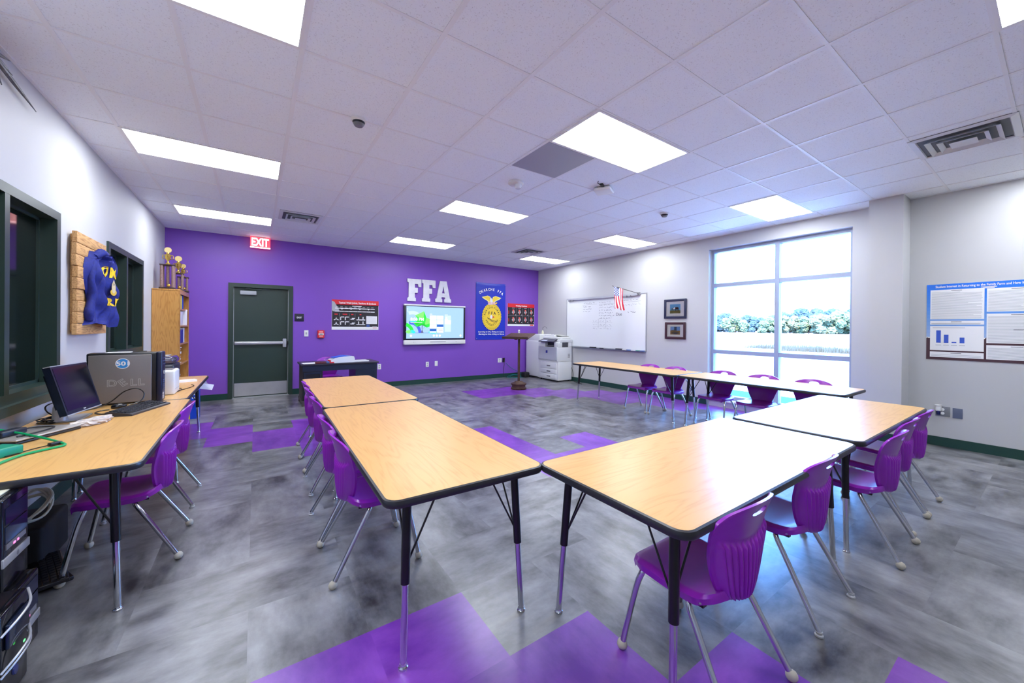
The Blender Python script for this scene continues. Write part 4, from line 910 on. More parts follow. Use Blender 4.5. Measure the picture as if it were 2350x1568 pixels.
onTray(6.08,.12,.016,.016,BLACK,'marker','black marker next to the left eraser on the tray','marker','markers on the whiteboard tray')
onTray(5.57,.18,.04,.03,mat('felt grey',(60,60,68),.8),'board_eraser','dark grey felt eraser in the right half of the marker tray','eraser')
for k,(y,c,nm) in enumerate(((5.43,(230,230,235),'white'),(5.31,(60,110,190),'blue'),(5.19,(235,235,235),'white'),(5.07,(40,150,120),'green'),(4.96,(40,110,190),'blue'))):
    onTray(y,.10,.016,.016,mat('marker '+nm,c,.4),'marker','%s marker on the right part of the tray, %s'%(nm,('beside the eraser','left of the inner white one','between blue and green','second from the tray end','at the very end of the tray')[k]),'marker','markers on the whiteboard tray')
def flag():
    base=Vector((XR-.05,5.06,2.085)); tip=Vector((6.03,5.215,2.21)); t=thing('flag','small American flag on a slanted stick above the whiteboard','flag',tuple(base))
    L=tip-base; MB().tube([Vector((0,0,0)),L*1.03],.006,seg=8).build('flag_stick',mat('dark stick',(70,60,56),.5),t)
    MB().box((-.02,-.02,-.03),(.04,.02,.02)).build('stick_bracket',GRP,t)
    m=MB(); a0,a1=.96,.60; Hh=.43; NU,NV=13,26
    d=L.normalized(); side=Vector((-d.y,d.x,0)).normalized()
    def P(u_,v,off=0):
        b=L*(a0+(a1-a0)*u_); x=b+Vector((0,0,-Hh*v)); k=.012+.03*v
        x+=side*(k*math.sin(u_*11+v*2.5))+L.normalized()*(.02*math.sin(v*4)*v)
        x.z-=.015*math.sin(u_*9)*v; return x+side*off
    for off,fl in ((.0,False),(.003,True)):
        nu,nv=26,26; vs_=[P(i/nu,j/nv,off) for j in range(nv+1) for i in range(nu+1)]; n=len(m.v)
        m.v+=[tuple(q) for q in vs_]
        for j in range(nv):
            for i in range(nu):
                q=(n+j*(nu+1)+i,n+j*(nu+1)+i+1,n+(j+1)*(nu+1)+i+1,n+(j+1)*(nu+1)+i)
                mi=(i//2)%2
                mi=0 if mi==0 else 1
                if i<14 and j<11: mi=2 if (i+j)%3 else 1
                m.f.append(q[::-1] if fl else q); m.m.append(mi); m.sm.append(True)
    m.build('flag_cloth',[mat('flag red',(206,38,62),.7),mat('flag white',(244,244,246),.7),mat('flag blue',(40,62,140),.7)],t)
flag()
def pic(yc,zc,w,h,fc,label,kind):
    t=thing('framed_picture',label,'picture',(XR,yc,zc),-PI/2)
    m=MB()
    for a,b,c,d in ((-w/2,-w/2+.045,-h/2,h/2),(w/2-.045,w/2,-h/2,h/2),(-w/2+.043,w/2-.043,h/2-.045,h/2-.0005),(-w/2+.043,w/2-.043,-h/2+.0005,-h/2+.045)): m.bbox((a,-.028 if b-a<.1 else -.0275,c),(b,-.002,d),.006)
    m.build('frame',fc,t)
    m=MB(); m.box((-w/2+.03,-.012,-h/2+.03),(w/2-.03,-.004,h/2-.03),0); F=Flat(m,(0,-.012,0),BS,BU,BN); a,b=w*.235,h*.235
    F.rect(-a,-b,a,b,1,1); 
    if kind=='cow':
        F.rect(-a,-b,a,-b*.35,2,2); F.poly([(-a*.1,-b*.0),(a*.0,b*.35),(a*.62,b*.35),(a*.7,-b*.1),(a*.1,-b*.15)],3,3)
        for x in (.02,.14,.5,.62): F.rect(a*x,-b*.55,a*x+.008,b*0,3,3)
        F.rect(-a*.16,b*.0,a*.02,b*.3,4,4); F.poly([(-a*.7,-b*.1),(-a*.6,b*.1),(-a*.3,b*.1),(-a*.25,-b*.1)],3,3); F.rect(-a*.62,-b*.45,-a*.57,-b*.1,3,3); F.rect(-a*.36,-b*.45,-a*.31,-b*.1,3,3); F.rect(-a*.4,-b*.05,-a*.25,b*.15,4,4)
        cs=[PAPER,mat('photo sky',(96,170,216),.5),mat('photo grass',(120,112,60),.6),mat('photo cow',(60,30,30),.6),mat('photo cow face',(230,220,214),.6)]
    else:
        F.rect(-a,-b,a,b*.0,2,2); F.rect(-a*.15,-b*.0,a*.03,b*.95,3,3); F.rect(a*.10,0,a*.28,b*.95,3,3); F.ell(0,-b*.55,a*.8,b*.35,4,3); F.poly([(-a,0),(-a*.4,b*.15),(0,0)],4,3); F.ell(a*.1,-b*.75,a*.4,b*.15,3,4)
        cs=[PAPER,mat('photo dusk sky',(120,160,220),.5),mat('photo dry field',(150,116,66),.6),mat('photo silo',(34,34,60),.6),mat('photo brush',(96,80,56),.6)]
    m.build('print',cs,t)
    MB().box((-w/2+.04,-.0165,-h/2+.04),(w/2-.04,-.0155,h/2-.04)).build('cover_glass',GL,t)
pic(4.245,1.735,.465,.375,mat('frame dark blue wood',(38,42,70),.35),'upper framed photo of two cows between whiteboard and window','cow')
pic(4.24,1.315,.43,.325,mat('frame dark brown wood',(62,34,44),.35),'lower framed photo of two silos between whiteboard and window','silo')
def big_poster():
    ya,yb,z0,z1=-.50,.952,1.016,1.905; w,h=yb-ya,z1-z0
    m=MB(); m.box((-.004,-w,0),(-.001,0,h),0); F=Flat(m,(-.004,0,0),RS,RU,RN,.001)
    n=14
    for k in range(n): F.rect(0,h*(.30+.70*k/n),w,h*(.30+.70*(k+1)/n),4+k,1)
    rg=random.Random(4); pts=[(0,0)]
    F.rect(0,0,w,h*.285,1,1)
    for k in range(60): x=w*k/60; F.poly([(x,h*.28),(x+w/60,h*.28),(x+w/60*rg.random(),h*(.29+.04*rg.random()))],1,1.4)
    F.text('Student Interest in Returning to the Family Farm and How It Relates',.07,h-.042,.036,0,3,'l',bold=.02,width=.71); F.rect(.41,h-.060,.52,h-.052,0,3); F.rect(.425,h-.072,.505,h-.065,0,3)
    def panel(a0,b0,a1,b1,seed=1,head=True):
        F.rect(a0,b0,a1,b1,0,2); nrow=max(2,int((b1-b0-.03)/.0125)); 
        if head: F.rect((a0*.6+a1*.4),b1-.016,(a0*.4+a1*.6),b1-.010,2,3)
        F.lines(a0+.01,b0+.006,a1-.012,b1-.026 if head else b1-.01,nrow,.0035,3,3,seed)
    c0,c1=.03,.435; panel(c0,h*.535,c1,h*.925,1); panel(c0,h*.465,c1,h*.515,2); F.rect(c0,h*.125,c1,h*.445,0,2); panel(c0,.03,c1,h*.105,3)
    F.rect(c0+.02,h*.42,c0+.27,h*.426,3,3)
    for x,b in ((.05,.145),(.11,.095),(.17,.012),(.23,.065)): F.rect(c0+x,h*.225,c0+x+.036,h*.225+b,18,3); F.rect(c0+x-.005,h*.19,c0+x+.04,h*.197,3,3)
    c0,c1=.452,.86
    panel(c0,h*.625,c1+.0,h*.915,5); panel(c0,h*.235,c1,h*.60,6); F.rect(c0+.18,h*.40,c0+.26,h*.408,2,3); panel(c0,.03,c1,h*.21,7)
    panel(.88,.03,w-.03,h*.915,8)
    grad=[mat('poster blue %d'%k,(20+int(130*(1-k/13)),112+int(66*(1-k/13)),226-int(4*(1-k/13))),.45) for k in range(14)]
    tag(m.build('research_poster',[PAPER,mat('poster maroon ground',(70,40,52),.5),PGREY,PLG]+grad+[mat('bar blue',(56,92,200),.5)],loc=(XR,yb,z0)),'large blue research poster with bar chart on the right wall, cut by the photo edge','poster')
big_poster()
o=plate(.815,.41,.115,.115,'r','grey double outlet plate with an air freshener plugged in','outlet','outlet','wall_outlet',mat('steel plate grey',(140,142,148),.35,.4),PAPER)
plate(.70,.405,.075,.115,'r','dark square cover plate right of the double outlet','blank','outlet','wall_plate',mat('slate blue plate',(96,104,128),.4),GRP)
o=thing('air_freshener','white plug-in air freshener with dark fluid in the wall outlet','freshener',(XR-.03,.845,.40))
MB().lathe([(.0001,-.03),(.018,-.03),(.02,.0),(.014,.02),(.0001,.022)],seg=14).build('fluid_bottle',mat('dark blue fluid',(20,24,80),.15),o)
MB().bbox((-.02,-.024,.012),(.024,.024,.075),.012).lathe([(.03,.085),(.024,.06)],seg=14).build('warmer',WHP,o)
# ---------------------------------------------------------------- left wall: bookcase, trophies, board with jacket
def bookcase():
    t=thing('bookcase','tall honey oak bookcase in the left corner, open side to the room','bookcase',(XL+.005,7.55,0)); D_,L_,Hh=.31,.93,1.855
    for y in (0,L_-.02): MB().box((0,y,0),(D_,y+.02,Hh)).build('side_panel',OAK,t)
    MB().bbox((0,-.004,Hh),(D_+.006,L_+.004,Hh+.022),.004).build('top_panel',OAK,t)
    MB().box((0,.02,.0),(.008,L_-.02,Hh)).build('back_panel',OAK,t)
    for z in (.06,.40,.72,1.03,1.31,1.57): MB().box((.008,.02,z),(D_-.003,L_-.02,z+.02)).build('shelf',OAK,t)
    MB().box((D_-.003,0,0),(D_+.006,.035,Hh)).box((D_-.003,L_-.035,0),(D_+.006,L_,Hh)).box((D_-.003,.035,Hh-.045),(D_+.006,L_-.035,Hh)).build('face_frame',OAK,t)
bookcase()
def book(y,z,th,h,d,c,label,x=-.97,g='books on the bookcase',nm='book'):
    m=MB(); m.bbox((x-d,y,z),(x,y+th,z+h),.003,0); m.box((x-d+.004,y+.004,z+h-.002),(x-.006,y+th-.004,z+h+.0015),1)
    return tag(m.build(nm,[mat('cover %d %d %d'%c,c,.45),PAPER]),label,'book',g)
z5=1.591
for k,(c,th,h,lb) in enumerate((((214,170,60),.05,.20,'mustard book at the near end of the top shelf'),((226,186,70),.05,.205,'second mustard book on the top shelf'),((236,214,60),.045,.21,'bright yellow book on the top shelf'),((240,220,80),.045,.215,'yellow book touching the blue one on the top shelf'),((24,80,190),.07,.225,'thick blue book on the top shelf'))):
    book(7.60+.055*k*1.7,z5,th*1.7,h,.20,c,lb)
z4=1.331; book(7.60,z4,.12,.20,.21,(120,40,70),'maroon book at the near end of the second shelf'); book(7.74,z4,.30,.22,.2,(236,234,238),'wide white binder on the second shelf')
o=book(8.18,z4,.03,.26,.24,(240,240,244),'white magazine leaning out of the second shelf',x=-.935)
z3=1.051
for k in range(4): book(7.60+.125*k,z3,.115,.205+.01*(k%2),.2,(20,34+6*k,120+8*k),'navy blue book on the third shelf, %s'%('at its near end','second from its near end','third from its near end','beside the white one')[k])
book(8.12,z3,.10,.24,.21,(222,226,238),'white book at the far end of the blue row, third shelf')
def papers(y,z,n,label,seed):
    rg=random.Random(seed); m=MB()
    for k in range(n):
        R_=Matrix.Rotation(rg.uniform(-.15,.15),3,'Z'); m.box((-.2,-.12,k*.018),(0,.12,k*.018+.015),rot=R_,c=(-.1,0,0))
    tag(m.build('paper_stack',mat('mixed pale paper',(226,226,228),.6,noise=.3,nscale=26),loc=(-.98,y,z)),label,'papers')
papers(7.78,.741,14,'untidy stack of pale papers on the fourth shelf of the bookcase',1); papers(7.76,.421,11,'stack of white papers on the lower bookcase shelf above the table',2)
def trophy(x,y,n,hc,wb,ht,label,rz=0):
    COLM=wood('patterned trophy column',(150,120,112),(60,34,30),rough=.25,scale=9,axis='X')
    t=thing('trophy',label,'trophy',(x,y,1.877),rz,'trophies on the bookcase')
    MB().bbox((-wb,-wb*.8,0),(wb,wb*.8,.03),.004).build('base',DKW,t)
    MB().bbox((-wb*.95,-wb*.75,hc),(wb*.95,wb*.75,hc+.018),.004).build('top_plate',DKW,t)
    P=[(-.7,-.5),(.7,-.5),(-.7,.5),(.7,.5),(0,0)][:n]
    for a,b in P: MB().lathe([(.0001,.03),(wb*.2,.03),(wb*.2,hc),(.0001,hc)],(a*wb,b*wb,0),seg=14).build('column',COLM,t)
    MB().ball((.02,-wb*.6,.06),.022).build('figurine',GOLD,t)
    z=hc+.018; c=MB(); s=ht
    c.lathe([(.0001,z),(.028*s,z),(.03*s,z+.02*s),(.012*s,z+.04*s),(.012*s,z+.06*s),(.035*s,z+.10*s),(.044*s,z+.15*s),(.03*s,z+.17*s),(.02*s,z+.18*s),(.018*s,z+.20*s)],seg=18)
    for q in (-1,1): c.tube(smooth_path([(q*.03*s,0,z+.09*s),(q*.066*s,0,z+.10*s),(q*.062*s,0,z+.15*s),(q*.04*s,0,z+.155*s)],4),.005*s,seg=6)
    c.build('cup',GOLD,t)
    MB().lathe([(.0001,-.008),(.044*s,-.008),(.048*s,0),(.044*s,.008),(.0001,.008)],(0,0,z+.24*s),seg=20,axis='y').build('medallion',mat('medallion pale gold',(236,214,150),.3,.6),t)
trophy(-1.105,7.70,5,.36,.092,.92,'tallest trophy with patterned columns and a gold cup, nearest the left wall')
trophy(-1.02,7.98,4,.27,.07,.95,'middle sized trophy behind the tallest one on the bookcase')
trophy(-.99,8.22,3,.235,.075,.75,'smallest trophy at the far end of the bookcase top')
def pallet():
    ya,yb,z0,z1=4.56,5.29,1.255,2.11; t=thing('pallet_board','rough pine plank board mounted on the left wall between its windows','board',(XL+.003,ya,z0)); w,h=yb-ya,z1-z0
    n=9; rg=random.Random(5)
    for k in range(n):
        a=rg.uniform(-.02,.02) if 0<k<n-1 else 0; MB().bbox((.022,a,k*h/n+.002),(.05+rg.uniform(-.004,.006),w+a,(k+1)*h/n-.002),.003).build('plank',PINE,t)
    for y in (.05,w-.12): MB().box((0,y,.02),(.022,y+.07,h-.02)).build('rear_batten',PINE,t)
pallet()
def jacket():
    ya,yb,z0,z1=4.70,5.24,1.335,1.99; w,h=yb-ya,z1-z0
    t=thing('jacket','navy blue jacket with gold lettering hung on the pine board','jacket',(XL+.052,ya,z0))
    def edge(v): # outline left/right
        L=.03+.05*math.sin(v*7)+(.06 if v>.9 else 0)-.06*max(0,.2-v)*5*(1-v); Rr=w-.03-.02*math.sin(v*6+1)-(.16*max(0,(v-.86)/.14)**1.5)
        return L,Rr
    def S(u_,v,front=True):
        L,Rr=edge(v); y=L+(Rr-L)*u_; e=2*u_-1
        b=(.035+.085*u_)*(1-abs(e)**9)**.6; f=.016*math.sin(u_*15+v*6)+.012*math.sin(v*18+u_*7)+.010*math.sin(u_*31-v*9)
        return (max(.004,b+f*(1-e**4)) if front else .002,y,h*v+.02*math.sin(u_*PI*2)*(1 if v<.05 else 0)-(.03*math.sin(u_*PI) if v>.97 else 0))
    m=MB(); m.grid(lambda a,b:S(a,b),46,56); m.grid(lambda a,b:S(a,b,False),46,56,flip=True)
    m.tube([(.03,w*.28,h*.93),(.06,w*.36,h*1.0),(.05,w*.6,h*1.0),(.03,w*.72,h*.93)],[.03,.035,.035,.03],0,10)
    fix(m.build('jacket_body',NAVY,t))
    s=MB(); P=smooth_path([(.030,.10,h*.86),(.034,.04,h*.62),(.034,.07,h*.40),(.032,.02,h*.18),(.030,.03,h*.07)],5); s.tube(P,[.030+.004*math.sin(k*.9) for k in range(len(P))],0,12); s.build('sleeve',NAVY,t)
    def letters(txt,y,z,size,wd):
        vs_,fs=text2d(txt,.035); x0=min(v[0] for v in vs_);x1=max(v[0] for v in vs_); o=[]
        for a,b in vs_:
            yy=y+(a-x0)/(x1-x0)*wd; zz=z+b*size; u_=(yy-edge(zz/h)[0])/(edge(zz/h)[1]-edge(zz/h)[0]); X=S(min(max(u_,0),1),zz/h)[0]
            o.append((X+.006,yy,zz))
        return o,fs
    m=MB(); 
    for a in (letters('OMA',.22,h*.68,.13,.23),letters('KARE',.22,h*.28,.10,.21)): m.add(a[0],a[1],0)
    m.build('gold_lettering',mat('gold yellow thread',(240,200,30),.6),t)
    m=MB(); e=Flat(m,(S(.62,.5)[0]+.010,S(.62,.5)[1],h*.50),(.2,.98,0),(0,0,1),(.98,-.2,0)); e.ell(0,-.02,.05,.03,1,1); e.ell(0,.02,.032,.05,0,2); e.poly([(-.03,.05),(0,.10),(.03,.05)],0,2)
    m.build('emblem_patch',[mat('patch pale gold',(206,190,150),.6),mat('patch gold',(220,180,60),.6)],t)
jacket()
def ornament():
    t=thing('wall_ornament','pointed grey metal wall ornament at the left photo edge, high on the wall','ornament',(XL+.03,3.36,2.87)); GM=mat('weathered grey metal',(112,114,120),.5,.6,noise=.4,nscale=20)
    for a,L_ in ((-9,.58),(-2,.27),(14,.25),(62,.22),(110,.2),(160,.22),(215,.2),(270,.2),(320,.2)):
        w=math.radians(a); e=(0,math.cos(w)*L_,math.sin(w)*L_); MB().tube([(0,0,0),(0,e[1]*.5,e[2]*.5),e],[.014,.012,.002],seg=8).build('spike',GM,t)
    MB().lathe([(.0001,-.03),(.05,-.03),(.05,.02),(.0001,.025)],seg=16,axis='x').build('hub',GM,t)
ornament()
# ---------------------------------------------------------------- left table top
def computer():
    t=thing('desktop_computer','grey desktop computer on the table with a round 501 sticker','computer',(-1.085,4.27,zt)); w,d,h=.405,.145,.415
    G=mat('taupe grey case panel',(134,128,126),.35,.25,noise=.05,nscale=3)
    MB().bbox((0,.006,0),(w,d,h),.012).build('chassis',BLKP,t)
    m=MB(); m.bbox((.012,0,.014),(w-.03,.01,h-.016),.005,0); F=Flat(m,(0,0,0),BS,BU,BN)
    F.ell(.205,h-.085,.042,.042,1,2,32); F.ell(.205,h-.085,.037,.037,2,3,32); F.text('501',.205,h-.10,.045,1,4,bold=.035,width=.074)
    dk=3
    x=.125
    for ch,a_,ro in (('D',.0,0),('E',.075,.6),('L',.125,0),('L',.17,0)):
        F.text(ch,x+a_+.02,h*.36 if ro==0 else h*.375,.075,3,2,bold=.04,rot=ro,sx=1.05); F.text(ch,x+a_+.02,h*.36 if ro==0 else h*.375,.075,0,3,bold=-.012,rot=ro,sx=1.05)
    m.build('side_panel',[G,PAPER,mat('sticker blue',(50,140,214),.4),mat('panel groove',(176,172,168),.4),mat('panel highlight',(216,212,206),.3)],t)
    m=MB(); m.bbox((w-.004,.004,.0),(w+.035,d,h+.004),.012); f=m.build('front_bezel',mat('navy black bezel',(18,24,52),.35),t)
    m=MB(); 
    for z in (.31,.335,.36): m.box((w+.034,.02,z),(w+.038,d-.02,z+.004))
    for k in range(9): m.box((w+.034,.03,.03+k*.018),(w+.037,d-.03,.036+k*.018))
    m.build('bezel_grooves',mat('groove steel blue',(70,90,130),.4),t)
    MB().lathe([(.0001,.0),(.015,0),(.017,-.004)],(w+.04,.07,.24),seg=16,axis='x').build('power_button',SILV,t)
    MB().box((w+.034,.03,.02),(w+.038,.05,.05)).box((w+.034,.03,.055),(w+.038,.05,.075)).build('maker_sticker',PAPER,t)
    MB().box((.10,.03,h),(.24,.12,h+.004)).build('paper_slip',PAPER,t)
computer()
def monitor():
    t=thing('monitor','black flat computer monitor tilted back on the left table','monitor',(-1.02,3.76,zt),0); a,tl=1.1,.20
    n=Vector((math.sin(1.412),-math.cos(1.412),0)); s_=Vector((math.cos(1.412),math.sin(1.412),0)); c=Vector((-.976,3.694,.927))-Vector((-1.02,3.76,zt)); tlt=.252
    uu=math.cos(tlt)*Vector((0,0,1))-math.sin(tlt)*n; nn=s_.cross(uu); 
    if nn.dot(n)<0: nn=-nn
    def bx(a0,a1,b0,b1,c0,c1,m,mi=0):
        P=[c+s_*x+uu*y+nn*z for z in (c0,c1) for x,y in ((a0,b0),(a1,b0),(a1,b1),(a0,b1))]
        m.add(P,[(0,3,2,1),(4,5,6,7),(0,1,5,4),(1,2,6,5),(2,3,7,6),(3,0,4,7)],mi)
    W_,H_=.1875,.16
    m=MB(); bx(-W_,W_,-H_,H_,-.035,0,m); bx(-W_*.8,W_*.8,-H_*.7,H_*.7,-.06,-.03,m); fix(m.build('casing',mat('gloss navy black',(14,20,36),.25),t))
    m=MB(); bx(-W_+.016,W_-.016,-H_+.026,H_-.016,0,.0012,m); fix(m.build('screen',mat('dark lcd panel',(10,10,16),.12),t))
    m=MB(); bx(-W_,W_,-H_-.003,-H_+.003,-.03,.003,m); bx(-.012,.012,-H_+.010,-H_+.018,0,.002,m); bx(-W_-.001,W_+.001,H_-.004,H_+.001,-.03,.003,m); fix(m.build('silver_trim',SILV,t))
    b=c-nn*.05; m=MB(); m.tube([b+Vector((0,0,-.03)),b+Vector((-.03,0,-.12)),Vector((b.x-.03,b.y,.012))],[.03,.032,.036],0,10); m.build('stand_neck',SILV,t)
    m=MB(); m.bbox((-.10,-.08,0),(.06,.17,.010),.005); m.build('stand_base',SILV,t)
monitor()
def keyboard():
    t=thing('keyboard','black computer keyboard near the table edge in front of the computer','keyboard',(-.715,3.93,zt),math.radians(70))
    L_,D_=.43,.155; m=MB(); m.prism([(-D_/2,0),(D_/2,0),(D_/2,.030),(D_/2-.01,.034),(-D_/2+.02,.018),(-D_/2,.012)],-L_/2,L_/2,0,axis='x'); m.build('case',mat('keyboard dark grey',(54,54,62),.4),t)
    for r_ in range(6):
        y=D_/2-.022-r_*.0215; z=.034-(.016)*(r_+.5)/6; k=MB()
        for (x0,x1,n) in ((-L_/2+.012,L_/2-.155,14),(L_/2-.145,L_/2-.088,3),(L_/2-.08,L_/2-.012,4)):
            if r_==3 and n==3: continue
            for i in range(n):
                a=x0+(x1-x0)*i/n; k.bbox((a+.001,y-.008,z-.004),(a+(x1-x0)/n-.001,y+.008,z+.006),.002,seg=1)
        k.build('key_row',mat('key caps',(34,36,44),.35),t)
    MB().box((-L_/2+.02,.05,-.0),(-L_/2+.05,.07,.008)).build('riser_foot',BLACK,t)
keyboard()
o=thing('mouse','black computer mouse in front of the grey computer','mouse',(-.865,4.11,zt),.5)
MB().ball((0,0,.012),.05,sc=(.95,.62,.5)).build('mouse_body',mat('mouse black',(18,18,26),.2),o)
tag(MB().tube(smooth_path([(-.82,4.14,zt+.012),(-.76,4.19,zt+.03),(-.745,4.215,zt+.09),(-.79,4.22,zt+.13),(-.86,4.215,zt+.11),(-.93,4.2,zt+.04),(-1.0,4.15,zt+.006),(-1.08,4.05,zt+.006)],6),.004,seg=6).build('mouse_cable',BLACK),'thin black mouse cable looping against the grey computer','cable')
tag(MB().tube(smooth_path([(-.90,4.03,zt+.006),(-.945,4.0,zt+.006),(-.95,3.93,zt+.005),(-.90,3.86,zt+.005),(-.85,3.83,zt+.012)],6),.004,seg=6).build('keyboard_cable',BLACK),'short black cable between mouse and keyboard on the table','cable')
def crumple(x,y,lx,ly,h,label,seed,rz):
    bm=bmesh.new(); bmesh.ops.create_icosphere(bm,subdivisions=4,radius=1); rg=random.Random(seed)
    K=[(Vector((rg.gauss(0,1),rg.gauss(0,1),rg.gauss(0,1))).normalized(),rg.uniform(4,9),rg.random()*6) for _ in range(7)]
    for v in bm.verts:
        d=sum(abs(math.sin(k.dot(v.co)*f_+p)) for k,f_,p in K)/7; q=v.co*(.55+.6*d); v.co=Vector((q.x*lx*(1+.25*math.sin(q.y*3)),q.y*ly,max(0,(q.z*.55+.35)*h)))
    me=bpy.data.meshes.new('plastic_bag'); bm.to_mesh(me); bm.free(); me.materials.append(mat('clear crumpled plastic',(214,200,188),.25,noise=.35,nscale=30))
    o=bpy.data.objects.new('plastic_bag',me); COL.objects.link(o); o.location=(x,y,zt); o.rotation_euler=(0,0,rz); tag(o,label,'bag')
crumple(-.865,3.53,.135,.05,.05,'crumpled clear plastic bag of small parts on the left table',3,1.0)
def laptop():
    t=thing('laptop','closed silver laptop lying at the near end of the left table','laptop',(-1.07,3.33,zt),math.radians(62))
    MB().bbox((-.17,-.12,.0),(.17,.12,.016),.006).build('base_shell',BLKP,t); MB().bbox((-.17,-.12,.017),(.17,.12,.027),.005).build('lid',mat('warm silver lid',(168,162,156),.35,.4),t)
laptop()
o=thing('charger','black laptop power brick on the closed laptop','charger',(-1.12,3.28,zt+.0275),1.15)
MB().bbox((-.065,-.028,0),(.065,.028,.032),.008).build('brick',mat('charger navy black',(24,30,46),.4),o)
MB().tube(smooth_path([(.06,0,.015),(.12,.01,.012),(.17,-.03,.006),(.15,-.08,.006),(.05,-.10,.006),(-.06,-.09,.006)],5),.004,seg=6).build('charger_cord',BLACK,o)
tag(MB().bbox((-.1,-.055,0),(.1,.055,.045),.008).build('green_box',mat('green sleeve',(0,140,106),.4),loc=(-1.055,2.88,zt),rotz=.95),'bright green box at the left photo edge on the table','box')
tag(MB().tube(smooth_path([(-1.22,3.05,zt+.05),(-1.19,3.30,zt+.06),(-1.10,3.27,zt+.045),(-.99,3.17,zt+.03),(-.88,3.06,zt+.012),(-.83,2.98,zt+.007),(-.87,2.93,zt+.007),(-.93,2.86,zt+.008),(-.96,2.76,zt+.008),(-.97,2.64,zt+.008),(-1.02,2.52,zt+.008)],6),.0058,seg=8).build('network_cable',mat('green cable',(0,160,96),.35)),'bright green cable curving over the laptop and table','cable')
o=thing('cable_plug','small black plug on the table inside the green cable loop','plug',(-.875,3.03,zt),.9)
MB().bbox((-.03,-.012,0),(.02,.012,.018),.004).build('plug_body',BLKP,o); MB().tube(smooth_path([(-.03,0,.008),(-.08,.01,.006),(-.14,0,.006),(-.2,-.01,.006)],4),.003,seg=6).build('plug_cord',BLACK,o)
c=[]; rg=random.Random(8)
for k in range(26):
    a=k*1.25; R_=.06+.02*math.sin(k*1.7); c.append((-1.10+R_*math.cos(a)*.8,3.84+.04+R_*1.4*math.sin(a)-.12,zt+.008+.006*(k%4)))
c=c+[(-1.13,3.78,zt+.06),(-1.12,3.72,zt+.11),(-1.10,3.80,zt+.12),(-1.11,3.90,zt+.08),(-1.15,3.95,zt+.02)]
tag(MB().tube(smooth_path(c,5),.0042,seg=6).build('cable_bundle',BLACK),'tangle of black cables behind the monitor on the left table','cables')
# printers farther along
def dev():
    t=thing('printer','dark smoked plastic printer on the far left table by the bookcase','printer',(-.90,5.86,zt)); MB().bbox((-.17,-.20,0),(.15,.20,.20),.03).build('body',mat('charcoal plastic',(44,46,60),.35),t)
    MB().bbox((-.15,-.19,.19),(.145,.19,.285),.045).build('smoked_lid',mat('smoked plastic',(70,64,84),.12,coat=.5),t); MB().bbox((-.10,-.12,.283),(.08,.12,.292),.004).build('lid_panel',SILV,t)
dev()
def dev2():
    t=thing('label_printer','small white upright device right behind the grey computer','printer',(-.665,4.75,zt)); MB().bbox((-.075,-.13,0),(.055,.13,.225),.018).build('body',WHP,t)
    MB().bbox((-.05,-.09,.222),(.03,.09,.228),.002).build('top_panel',GRP,t); MB().box((.0545,-.11,.05),(.0565,.11,.053)).box((-.03,-.1315,.02),(-.028,-.1295,.20)).build('seam',PLG,t)
dev2()
slab('paper_box','long thin white box on the far left table','box',-.665,5.60,.22,.10,.02,PAPER,.3,r=0)
tag(MB().tube(smooth_path([(-.62,4.78,zt+.005),(-.60,4.9,zt+.005),(-.62,5.02,zt+.005),(-.66,4.97,zt+.005),(-.63,4.84,zt+.005),(-.56,5.0,zt+.005),(-.53,5.15,zt+.006),(-.56,5.26,zt+.006)],6),.0035,seg=6).build('thin_cable',BLACK),'thin black cable on the far left table in front of the white box','cable')
m=MB(); m.add([(-.575,6.172,.69),(-.545,6.172,.69),(-.50,6.215,.585),(-.555,6.212,.60)],[(0,1,2,3)]); m.add([(-.56,6.21,.60),(-.44,6.26,.565),(-.46,6.24,.50),(-.58,6.20,.53)],[(0,1,2,3)]); m.add([(-.565,6.222,.60),(-.445,6.272,.565),(-.465,6.252,.50),(-.585,6.212,.53)],[(3,2,1,0)])
tag(m.build('paper_sheet',PAPER),'white sheet sticking out beside the far left table leg','paper')
m=MB(); m.box((-.76,7.0,0),(-.66,7.12,.41),0); m.box((-.84,7.0,0),(-.76,7.12,.36),1); F=Flat(m,(-.75,7.0,.20),BS,BU,BN)
for k in range(3): F.rect(.01,.04+k*.05,.06,.06+k*.05,2,1)
tag(m.build('carton',[mat('magazine blue',(20,70,190),.4),mat('magazine yellow',(240,205,40),.4),PAPER]),'blue and yellow carton on the floor at the far left table','carton')
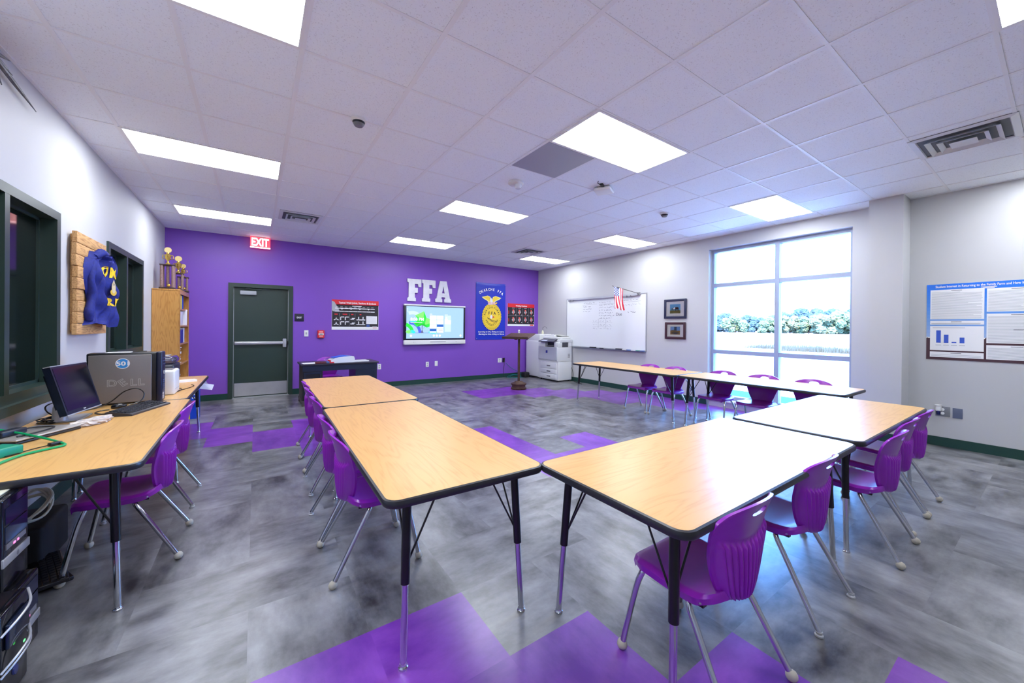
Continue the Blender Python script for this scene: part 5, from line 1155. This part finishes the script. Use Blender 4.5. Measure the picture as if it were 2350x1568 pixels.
# ---------------------------------------------------------------- under the left table
def tower(x1,y0,y1,z0,h,label,kind):
    t=thing('computer_tower',label,'computer',(x1,y0,z0),0,'computer towers under the left table'); w=y1-y0
    MB().bbox((-.42,0,0),(-.02,w,h),.006).build('chassis',BLACK,t)
    MB().bbox((-.03,-.002,0),(0,w+.002,h),.010).build('front_bezel',mat('gloss black bezel',(14,16,24),.12),t)
    if kind=='hp':
        m=MB()
        for z in (.80,.60): m.box((-.001,.015,h*z-.03),(.002,w-.015,h*z+.035))
        m.build('drive_doors',mat('dark mirror door',(40,52,78),.08,.5),t)
        MB().bbox((-.004,-.003,h*.28),(.004,w+.003,h*.28+.035),.003).build('silver_band',SILV,t)
        MB().lathe([(.0001,.0),(.010,0)],(.0048,w*.5,h*.28+.017),seg=14,axis='x').build('band_badge',GRP,t)
        MB().box((0,.02,h*.45),(.003,w-.03,h*.45+.02)).build('port_strip',GRP,t)
        m=MB(); m.box((.003,w*.35,h*.455),(.0045,w*.42,h*.455+.008)).box((.003,w*.5,h*.455),(.0045,w*.55,h*.455+.008)); m.build('indicator_lights',emis('pink led',(255,110,190),2),t)
    else:
        m=MB()
        for z in (.93,.55,.50): m.tube(smooth_path([(.0,0,h*z-.05),(.025,w*.3,h*z-.02),(.03,w*.6,h*z+.0),(.0,w,h*z+.015)],5),.004,seg=8)
        m.build('curved_trim',SILV,t)
        MB().bbox((0,.02,h*.60),(.012,w-.02,h*.86),.005).build('drive_doors',mat('dark mirror door',(40,52,78),.08,.5),t)
        MB().box((.012,w*.62,h*.48),(.0135,w*.68,h*.50)).build('green_led',emis('green led',(90,255,120),2),t)
        MB().lathe([(.0001,0),(.016,0),(.018,-.004)],(.004,w*.5,h*.25),seg=16,axis='x').build('power_button',mat('dark blue button',(40,50,110),.2),t)
tower(-.770,2.30,2.50,0,.295,'black computer tower on the floor under the left table, the lower one of the stack','hp')
tower(-.800,2.30,2.50,.2955,.37,'black computer tower with a silver band stacked on top of another','hp')
tower(-.72,2.06,2.25,0,.335,'black computer tower with curved silver trim, nearest the camera at bottom left','arc')
tag(MB().box((-.30,-.10,0),(0,.10,.004)).box((-.26,-.06,.004),(-.03,.08,.008)).build('document',[mat('manila paper',(220,216,190),.6)],loc=(-.83,2.40,.6656)),'pale papers lying on top of the stacked black tower','paper')
c=[]
for k in range(60):
    a=k*.62; c.append((-1.06+.075*math.cos(a)+.01*math.sin(k),3.32+.10*math.sin(a),.30+.02*math.sin(k*.9)+.05*math.sin(a)))
tag(MB().tube(smooth_path(c,3),.006,seg=6).build('cable_coil',mat('ivory cable',(214,208,186),.5)),'coil of ivory white cable behind the stacked tower','cable')
tag(MB().bbox((-1.20,3.12,0),(-.95,3.48,.24),.02).build('dark_case',mat('black nylon',(18,18,22),.7)),'black case under the left table carrying the ivory cable coil','case')
for k,(x,y,z,rz) in enumerate(((-.93,3.08,.0,.5),(-.90,3.02,.035,.35))):
    o=MB(); o.bbox((-.06,-.2,0),(.06,.2,.022),.006,0); 
    for r_ in range(4):
        for i in range(12): o.box((-.05+r_*.025,-.185+i*.031,.022),(-.03+r_*.025,-.160+i*.031,.028),0)
    tag(o.build('old_keyboard',mat('gloss black keys',(24,24,32),.2),loc=(x,y,z),rotz=rz),'black keyboard on the floor behind the towers, %s'%('under the other' if k==0 else 'on top of the other'),'keyboard')
